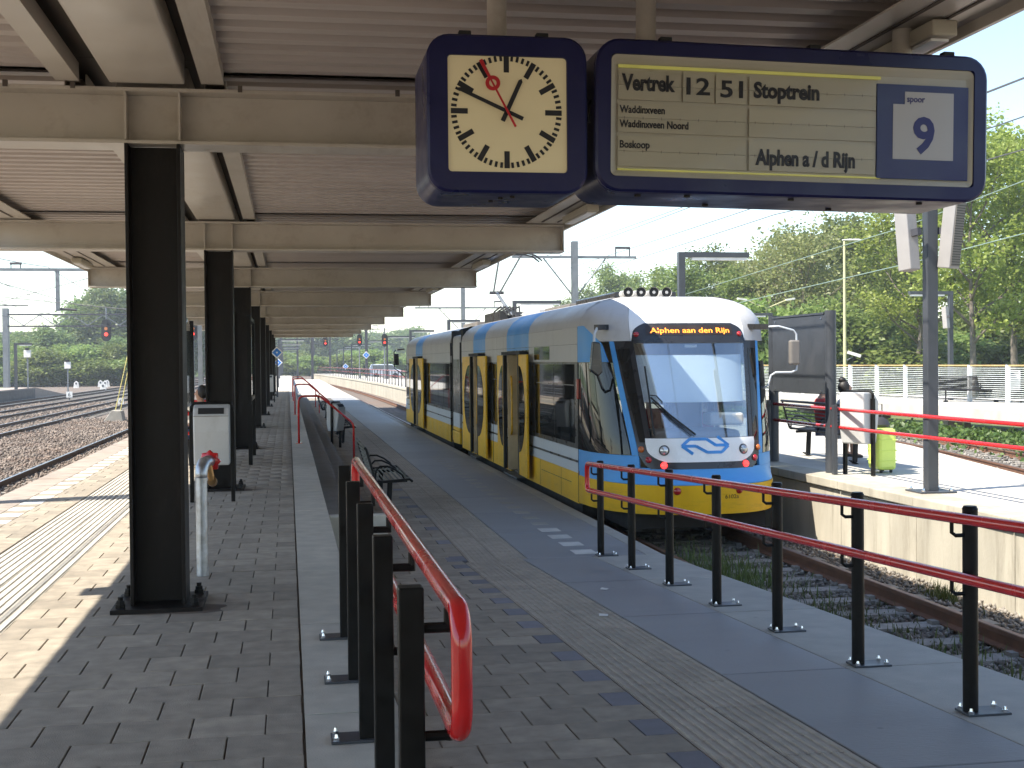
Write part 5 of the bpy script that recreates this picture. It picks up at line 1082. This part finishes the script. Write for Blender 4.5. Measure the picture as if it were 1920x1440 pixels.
wire('overhead_wire', [(13, 12, 5.3), (14, 36, 5.75), (14.2, 80, 5.9), (12, 160, 5.7)], .014, 'wire', 'overhead wire below the departure sign crossing the white sky', sag=.12)
wire('feeder_cable', [(14, 14, 4.35), (14, 27.3, 3.72), (14, 44.3, 3.15), (14.3, 60, 2.8)], .012, 'wire_green', 'greenish cable crossing the woods behind the notice board')
wire('feeder_cable', [(16, 16, 6.2), (17, 34, 5.2), (17.5, 60, 4.3)], .014, 'wire_green', 'greenish cable slanting across the crown of the bright tree')
for k, (x, za, zb) in enumerate(((-10.4, 4.6, 5.9), (-13.8, 4.6, 5.9), (-17.1, 4.6, 5.9), (-4.95, 4.5, 5.9))):
    tag(wire('contact_wire', [(x, 5, za), (x, 60, za), (x, 120, za), (x+1, 330, za)], .015, 'wire', 'contact wires over the left hand tracks'), group='wires over the left tracks')
    wire('messenger_wire', [(x, 5, zb), (x, 60, zb), (x, 120, zb), (x+1, 330, zb)], .015, 'wire', 'messenger wires sagging over the left hand tracks', 'wires over the left tracks', sag=.7)
wire('cross_wire', [(-26, 62, 3.6), (-13, 61, 4.3), (-8, 60, 5.6)], .016, 'wire', 'slanting stay wire above the left hand tracks'); wire('cross_wire', [(-22, 66, 5.0), (-13.5, 60, 4.7), (-3, 50, 3.3)], .016, 'wire', 'stay wire falling towards the black column over the left tracks')
# left: gantry beam with dropper post, lattice portal, signals
gb = empty('wire_gantry', (-8, 60, -.9), 0, 'grey steel cross beam with hanging post above the left hand tracks', 'gantry')
MB().box(-24, -4, 59.9, 60.1, 5.72, 5.84).build('beam', 'mast', gb); MB().box(-10.08, -9.92, 59.92, 60.08, 3.95, 5.718).build('hanging_post', 'mast', gb); MB().box(-24.1, -23.9, 59.9, 60.1, -.9, 5.9).build('post', 'mast', gb); MB().box(-3.99, -3.8, 59.9, 60.1, -.9, 5.9).build('post', 'mast', gb)
MB().tube([(-9.9, 60, 4.05), (-9.2, 60, 4.0)], .06, 6).build('insulator', 'mast_dark', gb); MB().cyl((-12.0, 60, 6.05), (-11.5, 60, 6.05), .06, 6).build('insulator', 'mast_dark', gb)
for x in (-11.95, -11.55): MB().cyl((x, 60, 5.85), (x, 60, 6.0), .025, 6).build('insulator_stand', 'mast_dark', gb)
lpz = empty('lattice_portal', (-24.3, 120, -.9), 0, 'lattice girder portal spanning the left hand tracks', 'portal')
for z in (5.02, 6.05):
    for y in (119.7, 120.3): MB().box(-24.2, -3, y-.06, y+.06, z-.06, z+.06).build('chord', 'mast_dark', lpz)
x = -24.2; k = 0
while x < -3.5:
    MB().obox((x, 119.7, 5.08 if k % 2 else 5.99), (x+1.35, 119.7, 5.99 if k % 2 else 5.08), .07, .07).build('lattice_bar', 'mast', lpz); x += 1.35; k += 1
for x in (-24.4, -2.8): MB().box(x-.22, x+.22, 119.6, 120.4, -.9, 6.6).build('leg', 'mast', lpz)
MB().cyl((-26, 120, 6.9), (-22.5, 120, 6.85), .06, 6).build('cross_arm', 'mast_dark', lpz)
def signal(x, y, z, label, post=None, drop=None, k_=1):
    root = empty('signal', (x, y, z), 0, label, 'signal', 'railway signals')
    pr = [(x+.42*k_*math.cos(t), z+(.55*k_ if math.sin(t) > 0 else -.55*k_)+.42*k_*math.sin(t)) for t in [2*math.pi*(k+.5)/20 for k in range(20)]]
    MB().prism(pr, 'y', y-.05, y+.08).build('head', 'signal_black', root)
    for dz, m in ((-.35, 'signal_red'), (.15, 'lamp_orange'), (.6, 'signal_black')): MB().cyl((x, y-.22, z+dz*k_), (x, y-.051, z+dz*k_), .15*k_, 14).build('lamp', m, root)
    if post is not None: MB().cyl((x, y+.1, post), (x, y+.1, z+1.1), .07, 8).build('post', 'mast', root)
    if drop is not None: MB().cyl((x, y+.1, z), (x, y+.1, drop), .06, 8).build('hanger', 'mast', root)
signal(-15.78, 119.0, 4.6, 'black railway signal glowing red, hung on the lattice portal', drop=6.6)
signal(-7.0, 100, 4.1, 'black railway signal glowing red seen between the black columns', post=-.9, k_=.8)
signal(4.24, 150, 4.0, 'black railway signal glowing red under the far end of the canopy', drop=6, k_=.62)
signal(7.04, 130, 3.8, 'black railway signal glowing red above the far railing lamps', post=-.9, k_=.6)
signal(8.8, 120, 3.6, 'black railway signal glowing red next to the distant tram mirror', post=-.9, k_=.62); 
for x, y, z, lb in ((7.66, 129.5, 2.3, 'blue diamond sign with white border on a distant lamp post'), (6.94, 160, 1.1, 'small blue diamond sign with white border above the far end of the railing'), (-.5, 60.6, 2.05, 'blue diamond sign with white border behind the last black columns'), (-.63, 85, 1.6, 'blue diamond sign with white border past the end of the canopy')):
    r_ = .38 if x > 0 else .28
    ds = empty('diamond_sign', (x, y, z), 0, lb, 'sign', 'blue diamond signs')
    MB().prism([(x-r_, z), (x, z-r_), (x+r_, z), (x, z+r_)], 'y', y, y+.03).build('plate', 'plate_white', ds); MB().prism([(x-r_*.75, z), (x, z-r_*.75), (x+r_*.75, z), (x, z+r_*.75)], 'y', y-.01, y-.001).build('face', 'diamond_blue', ds)
    MB().prism([(x-r_*.18, z), (x, z-r_*.18), (x+r_*.18, z), (x, z+r_*.18)], 'y', y-.02, y-.011).build('mark', 'plate_white', ds); MB().box(x-.04, x+.04, y+.031, y+.11, -.5 if x > 0 else 0, z+r_).build('post', 'mast_dark', ds)
for x, y, lb in ((-14.52, 91, 'white square number six plate beside the middle tracks'), (-7.5, 61, 'white square number six plate beside the concrete block')):
    r_ = .2 if y > 80 else .13; zc = -.42 if y > 80 else -.1
    d6 = empty('number_plate', (x, y, -.9), 0, lb, 'sign', 'white number plates'); MB().box(x-r_, x+r_, y, y+.02, zc-r_, zc+r_).build('plate', 'plate_white', d6); MB().box(x-.03, x+.03, y+.021, y+.06, -.95, zc+r_).build('stake', 'mast_dark', d6); text(d6, '6', x-r_*.4, zc-r_*.6, y-.003, r_*1.25, r_*.75, bold=.0)
ab = empty('anchor_block', (-7.6, 58.6, -.95), 0, 'wedge shaped concrete anchor block in the ballast with two yellow stay wires', 'anchor block')
MB().prism([(-7.95, -.98), (-7.05, -.98), (-7.15, -.45), (-7.55, -.42)], 'y', 58.2, 59.2).build('block', 'block_grey', ab, bevel=.02)
for dx in (0, .22): MB().tube([(-7.45+dx, 58.6, -.5), (-6.85+dx*.5, 59.5, 2.6), (-6.3+dx, 60.2, 5.7)], .02, 6).build('stay_wire', 'guy_yellow', ab)
for x, y, z, h, lb in ((-17.35, 92, 0, 2.1, 'white lineside box on a thin pole on the far side platform'), (-16.2, 101, -.9, 2.2, 'white lineside box on a stub arm beyond the dark platform face'), (-23.6, 104, -.9, 1.6, 'pale cabinet on a post at the edge of the yard')):
    r = empty('lineside_box', (x, y, z), 0, lb, 'lineside box'); MB().box(x-.05, x+.05, y-.05, y+.05, z, z+h).build('post', 'mast', r); MB().box(x-.22, x+.22, y-.12, y+.12, z+h, z+h+.5).build('cabinet', 'plate_white', r, bevel=.02); MB().box(x-.12, x+.12, y-.16, y-.121, z+h+.5, z+h+.66).build('hood', 'signal_black', r)
for k in range(16):
    x = -34+rng.uniform(0, 22); y = 128+rng.uniform(0, 40); r = empty('marker_post', (x, y, -.95), 0, 'little white shunting marker in the yard before the thicket', 'marker', 'white shunting markers')
    MB().prism([(x-.3, -.95), (x+.3, -.95), (x+.22, -.35), (x, -.15), (x-.22, -.35)], 'y', y, y+.25).build('body', 'plate_white', r); MB().box(x-.08, x+.08, y-.02, y-.001, -.55, -.35).build('lens', 'mast_dark', r)
# flats far on the left
bd = empty('apartment_block', (-62, 300, -.9), 0, 'pale low apartment block rising behind the thicket across the tracks', 'building')
MB().box(-66, -44, 300, 312, -.9, 8.6).build('wall', 'brick_white', bd); MB().box(-50, -46, 299, 311, -.9, 10.0).build('stair_tower', 'roof_grey', bd); MB().box(-66.5, -44, 299.6, 312.4, 8.61, 9.0).build('roof', 'roof_grey', bd)
for r_ in range(3):
    for c in range(9): MB().box(-65.3+c*1.5, -64.2+c*1.5, 299.9, 299.99, 1.2+r_*2.6, 2.8+r_*2.6).build('window', 'pane_dark', bd)
# cream street lights and camera behind the fence
for x, y, h, lb in ((26.95, 60, 7.3, 'tall cream street light with camera behind the white fence'), (32.2, 85, 5.2, 'cream street light half hidden behind the platform lamp arm')):
    r = empty('street_light', (x, y, -.9), 0, lb, 'street lamp', 'cream street lights'); MB().cyl((x, y, -.9), (x, y, h), .09, 10, .06).build('pole', 'cream_pole', r); q = MB(); q.loft([[(x+.45+dx, y+.12*math.cos(t)*s_, h+.05+.06*math.sin(t)*s_) for t in [2*math.pi*k/10 for k in range(10)]] for dx, s_ in ((-.55, .4), (-.2, 1), (.3, 1), (.5, .3))], True, True); q.build('lantern', 'lamp_white', r)
    if y == 60:
        MB().cyl((x+.05, y-.1, 1.45), (x+.35, y-.1, 1.6), .03, 6).build('camera_arm', 'mast', r); MB().obox((x+.1, y-.1, 1.85), (x+.7, y-.25, 1.65), .17, .15).build('camera_housing', 'lamp_white', r)
r = empty('twin_street_light', (25.2, 66, -.9), 0, 'twin armed pale street light among the trees behind the notice board', 'street lamp'); MB().cyl((25.2, 66, -.9), (25.2, 66, 4.3), .07, 8).build('pole', 'cream_pole', r)
for s_ in (-1, 1): MB().cyl((25.2, 66, 4.25), (25.2+1.15*s_, 66, 4.7), .035, 6).build('arm', 'cream_pole', r); MB().obox((25.2+1.1*s_, 66, 4.7), (25.2+1.6*s_, 66, 4.78), .16, .09).build('lantern', 'lamp_white', r)
for x, lb in ((51.6, 'teal canopy sign glimpsed between the tree trunks'), (54.4, 'smaller teal canopy sign glimpsed beside the speaker pole')):
    r = empty('teal_awning', (x, 104, -.9), 0, lb, 'awning', 'teal awnings'); MB().prism([(x-1, 3.4), (x+1, 3.6), (x+.8, 4.2), (x-.5, 4.0)], 'y', 104, 104.6).build('panel', 'sign_teal', r); MB().box(x-.05, x+.05, 104.2, 104.3, -.9, 3.5).build('post', 'mast', r)
# van parked beyond the far railing
vn = empty('parked_van', (11, 150, -.5), 0, 'pale van parked beyond the far railing', 'van')
MB().prism([(9.3, .0), (12.9, .0), (12.9, .65), (12.3, .8), (11.9, 1.35), (9.5, 1.35), (9.3, .8)], 'y', 150, 151.8).build('body', 'van_paint', vn, bevel=.08); MB().prism([(11.0, .78), (12.15, .78), (11.85, 1.25), (11.0, 1.25)], 'y', 149.97, 149.995).build('window', 'pane_dark', vn); MB().box(9.6, 10.9, 149.97, 149.995, .78, 1.25).build('window', 'pane_dark', vn)
for x in (10, 12.2): MB().cyl((x, 149.95, .0), (x, 150.2, .0), .33, 16).build('wheel', 'tram_rubber', vn)
MB().box(9, 13.5, 149.5, 152.5, -1, -.34).build('parking_strip', 'island_top', kind='structure')

# ================================================================== VEGETATION
def leaves(C, sig, per, size, flat=.8, seed=0):
    """rhombic leaves scattered round clump centres C (n,3)"""
    g_ = np.random.default_rng(seed); n = len(C)*per
    c = np.repeat(C, per, 0)+g_.normal(0, 1, (n, 3))*np.repeat(np.broadcast_to(np.asarray(sig), (len(C),)), per)[:, None]*np.array([1, 1, flat])
    a = g_.normal(0, 1, (n, 3)); a[:, 2] *= .6; a /= np.linalg.norm(a, axis=1)[:, None]; b = g_.normal(0, 1, (n, 3)); b -= a*(a*b).sum(1)[:, None]; b /= np.linalg.norm(b, axis=1)[:, None]
    s = size*g_.uniform(.55, 1.35, (n, 1)); V = np.stack([c+a*s, c+b*s*.55, c-a*s*.8, c-b*s*.55], 1).reshape(-1, 3); F = np.arange(n*4).reshape(-1, 4); return V, F
def tree_parts(seed, H, trunk_h, spread, nlimb, per, sig, size, lean=.0, tr=.22, twig=True):
    g_ = random.Random(seed); q = MB(); C = []
    top = H*.88; tp = []; x = y = 0
    for i in range(8):
        t = i/7; tp.append((x, y, top*t)); x += g_.uniform(-.14, .14)+lean; y += g_.uniform(-.14, .14)
    q.tube(tp, [tr*(1-.88*(i/7)**.8) for i in range(8)], 9)
    for k in range(nlimb):
        f = trunk_h/H+(1-trunk_h/H)*(k+.3)/nlimb*.92; i = min(6, int(f*H/top*7)); u = f*H/top*7-i; b = Vector(tp[i]).lerp(Vector(tp[i+1]), min(1, u))
        az = k*2.4+g_.uniform(-.4, .4); el = g_.uniform(.25, .75)+.5*f; rel = (f*H-trunk_h)/(H-trunk_h)
        ln = spread*(math.sin(math.pi*min(.98, .18+.75*rel))**.8)*g_.uniform(.7, 1.15); d = Vector((math.cos(az)*math.cos(el), math.sin(az)*math.cos(el), math.sin(el)))
        P = [b]; 
        for s_ in range(4): P.append(P[-1]+d*ln/4); d = (d+Vector((g_.uniform(-.22, .22), g_.uniform(-.22, .22), g_.uniform(-.1, .22)))).normalized()
        r0 = max(.025, tr*.42*(1-.6*rel)); q.tube(P, [r0*(1-.85*j/4) for j in range(5)], 6); C.append(tuple(P[-1]))
        for m_ in range(6):
            j = g_.randint(1, 3); s0 = P[j].lerp(P[j+1], g_.random()); dd = (d+Vector((g_.uniform(-1, 1), g_.uniform(-1, 1), g_.uniform(-.35, .7)))).normalized(); l2 = ln*g_.uniform(.22, .5)
            e = s0+dd*l2; 
            if twig: q.tube([s0, s0.lerp(e, .5)+Vector((0, 0, .05)), e], [r0*.4, r0*.25, r0*.08], 4)
            C.append(tuple(e)); C.append(tuple(s0.lerp(e, .6)))
    C.append(tp[-1]); C = np.array(C); V, F = leaves(C, sig, per, size, .8, seed); return q, V, F
def make_tree(name, label, group, lm, bark, **kw):
    q, V, F = tree_parts(**kw); root = empty(name, (0, 0, 0), 0, label, 'tree', group)
    q.build('trunk', bark, root, smooth=True); raw('crown', V, F, lm, root); return root
def put_tree(proto, used, x, y, sc, rz, label=None, z=-.95):
    o = proto if not used else copy_tree(proto)
    o.location = (x, y, z); o.rotation_euler = (0, 0, rz); o.scale = (sc[0], sc[0], sc[1])
    if label: o['label'] = label; o['group'] = 'poplars by the fence' if 'poplar' in label else 'bushes on the meadow edge' if 'meadow' in label else 'scrub of the yard thicket'
    return o
RX = lambda px: math.tan(math.atan((px-960)/2432)+.1708)
tA = make_tree('poplar_tree', 'tall bright green poplar behind the white fence and bench', 'poplars by the fence', 'leaf_bright', 'bark', seed=3, H=12.5, trunk_h=3.2, spread=4.2, nlimb=20, per=60, sig=.38, size=.128)
tB = make_tree('broadleaf_tree', 'mid green broadleaf tree in the wood behind the island platform', 'green trees in the wood behind the platforms', 'leaf_mid', 'bark', seed=5, H=11, trunk_h=2.2, spread=4.2, nlimb=19, per=40, sig=.44, size=.175)
tC = make_tree('willow_tree', 'thin olive tree with pale bare twigs showing through its crown', 'olive twiggy trees in the wood', 'leaf_olive', 'bark_pale', seed=8, H=11, trunk_h=2.5, spread=3.8, nlimb=24, per=17, sig=.55, size=.15, tr=.2)
tD = make_tree('thicket_bush', 'dense green bush at the foot of the wood', 'bushes at the foot of the wood', 'leaf_mid', 'bark', seed=11, H=3.6, trunk_h=.3, spread=1.9, nlimb=14, per=60, sig=.38, size=.17, tr=.07)
tE = make_tree('far_tree', 'hazy green tree in the distant wood line', 'trees in the distant wood line', 'leaf_dark', 'bark', seed=14, H=10, trunk_h=1.5, spread=4.5, nlimb=18, per=36, sig=.7, size=.36, tr=.25)
tF = make_tree('yard_tree', 'dark green tree in the thicket across the railway yard', 'trees of the thicket across the yard', 'leaf_dark', 'bark_pale', seed=17, H=10, trunk_h=1.0, spread=4.2, nlimb=22, per=46, sig=.62, size=.26, tr=.2)
used = set()
def T(p, px, y, h, base, sx=None, label=None):
    rnd = random.Random(int(px*7+y)); h *= .9; sc = h/base; put_tree(p, p.name in used, RX(px)*y, y, ((sx or sc)*rnd.uniform(.9, 1.12), sc), rnd.uniform(0, 6.28), label); used.add(p.name)
T(tA, 1827, 54, 12.8, 12.5); T(tA, 1905, 58, 14.0, 12.5, label='tallest bright green poplar beside the overhead wires right of the departure sign'); T(tA, 1725, 66, 11.8, 12.5, label='bright green poplar showing behind the loudspeakers on the dark pole'); T(tA, 1985, 57, 11.0, 12.5, label='bright green poplar on the far side of the wire mesh bench and bin')
for px, y, h in ((1615, 84, 12.0), (1545, 90, 12.4), (1350, 98, 11.0), (1300, 92, 9.4), (1425, 105, 11.0), (1680, 88, 10.5), (1590, 100, 12), (1860, 98, 8.0), (1385, 84, 8.5), (1250, 112, 10.5), (1655, 74, 8.5)): T(tB, px, y, h, 11)
for px, y, h in ((1465, 82, 10.6), (1510, 78, 10.8), (1430, 90, 9.5), (1690, 79, 9.5)): T(tC, px, y, h, 11)
for i in range(34):
    px = 1290+i*21+random.uniform(-12, 12); y = random.uniform(66, 84); T(tD, px, y, random.uniform(2.6, 5.0), 3.6, random.uniform(.9, 1.5))
for px, y, h in ((1150, 150, 13.5), (1185, 140, 11), (1110, 165, 12), (1070, 170, 10.5), (1030, 180, 9), (985, 190, 8.5), (1210, 135, 10), (1130, 130, 8.5), (940, 230, 8), (900, 250, 9), (860, 270, 8.5), (1000, 150, 6.5)): T(tB, px, y, h, 11)
for i in range(46):
    px = 250+i*12+random.uniform(-6, 6); T(tE, px, random.uniform(330, 420), random.uniform(7.0, 11.5), 10, random.uniform(1, 1.6))
for i in range(40):
    px = 330+i*11.5+random.uniform(-6, 6); T(tD, px, random.uniform(235, 300), random.uniform(2.6, 4.6), 3.6, random.uniform(1.2, 2.0), 'sunlit green bush on the distant meadow edge beyond the tracks')
for i in range(17):
    px = -35+i*17+random.uniform(-7, 7); T(tF, px, random.uniform(180, 215), random.uniform(5.2, 7.4), 10, random.uniform(.8, 1.1))
for px, y, h in ((165, 205, 12.2), (190, 200, 12.6), (215, 196, 12.8), (240, 200, 12.5), (150, 212, 11), (380, 210, 11), (330, 205, 11.5), (285, 205, 12)): T(tF, px, y, h, 10)
for i in range(26):
    px = -30+i*13+random.uniform(-5, 5); T(tD, px, random.uniform(158, 172), random.uniform(2.2, 4.2), 3.6, random.uniform(1.1, 1.7), 'green scrub at the front of the thicket across the yard')
# ivy bank under the far platform and along the curving track
n = 9000; t = rng.uniform(0, 1, n); yy_ = 20+t*34; xx_ = np.interp(yy_, [p[1] for p in p3], [p[0] for p in p3])-rng.gamma(1.5, .45, n); V, F = leaves(np.stack([xx_, yy_, -.9+rng.uniform(0, .3, n)], 1), .12, 2, .085, .5, 5)
raw('ivy', V, F, 'leaf_ivy', kind='stuff', label='low green ground cover growing along the foot of the far platform', cat='ground cover')
# weeds in the tram track
def grass_patch(name, cx, cy, rx, ry, n, h, label):
    P = np.stack([rng.normal(cx, rx, n), rng.normal(cy, ry, n), np.full(n, -.93)], 1); a = rng.uniform(0, 6.28, n); d = np.stack([np.cos(a), np.sin(a), np.zeros(n)], 1); hh = h*rng.uniform(.3, 1.2, (n, 1)); w_ = .006*rng.uniform(.6, 1.5, (n, 1)); side = np.stack([-d[:, 1], d[:, 0], np.zeros(n)], 1); ln = rng.uniform(.1, .7, (n, 1)); up_ = np.array([[0, 0, 1.]])
    m1 = P+up_*hh*.55+d*hh*ln*.35; tp = P+up_*hh+d*hh*ln; V = np.stack([P-side*w_, P+side*w_, m1+side*w_*.8, m1-side*w_*.8, tp+side*w_*.15, tp-side*w_*.15], 1).reshape(-1, 3); k = np.arange(n)[:, None]*6
    raw(name, V, np.concatenate([k+np.array([[0, 1, 2, 3]]), k+np.array([[3, 2, 4, 5]])]), 'grass_blade', kind='stuff', label=label, cat='weeds')
gp = [(4.85, 14.2, .3, .9, 1100, .18), (5.1, 11.6, .35, .7, 500, .10), (5.1, 8.4, .35, .5, 420, .2), (5.2, 7.0, .4, .6, 260, .14), (6.6, 12.3, .06, .2, 160, .16), (5.2, 10.0, .4, .4, 260, .10)]
for (cx, cy, rx, ry, n, h) in gp: pass
Pn = []
for k, (cx, cy, rx, ry, n, h) in enumerate(gp): grass_patch('track_weeds', cx, cy, rx, ry, n, h, 'thin green weeds sprouting between the sleepers in front of the tram' if k != 4 else 'small weed tuft at the foot of the pale concrete wall')

# dirt collected at the column feet
for n in range(0, 4):
    y = Y1+SP*n-.36; P = [(XCOL+.1+.36*math.cos(t)*random.uniform(.75, 1.15), y+.16+.17*math.sin(t)*random.uniform(.7, 1.2)) for t in [2*math.pi*k/18 for k in range(18)]]
    q = MB(); c_ = (XCOL+.1, y+.16, .009); q.v = [c_]+[(a_, b_, .0022) for a_, b_ in P]; q.f = [(0, i+1, (i+1) % 18+1) for i in range(18)]; q.build('dirt', 'soil', can)
# ------------------------------------------------------------------ air
hz = MB().box(-420, 420, -60, 920, -2.2, 17.5).build('haze', 'ground' if False else 'soil', kind='stuff')
hm_ = bpy.data.materials.new('air'); hm_.use_nodes = True; hn = hm_.node_tree.nodes; hn.remove(hn['Principled BSDF']); pv = hn.new('ShaderNodeVolumePrincipled')
pv.inputs['Color'].default_value = (.86, .93, 1, 1); pv.inputs['Density'].default_value = .0007; pv.inputs['Anisotropy'].default_value = .2
hm_.node_tree.links.new(pv.outputs[0], hn['Material Output'].inputs['Volume']); hz.data.materials.clear(); hz.data.materials.append(hm_)
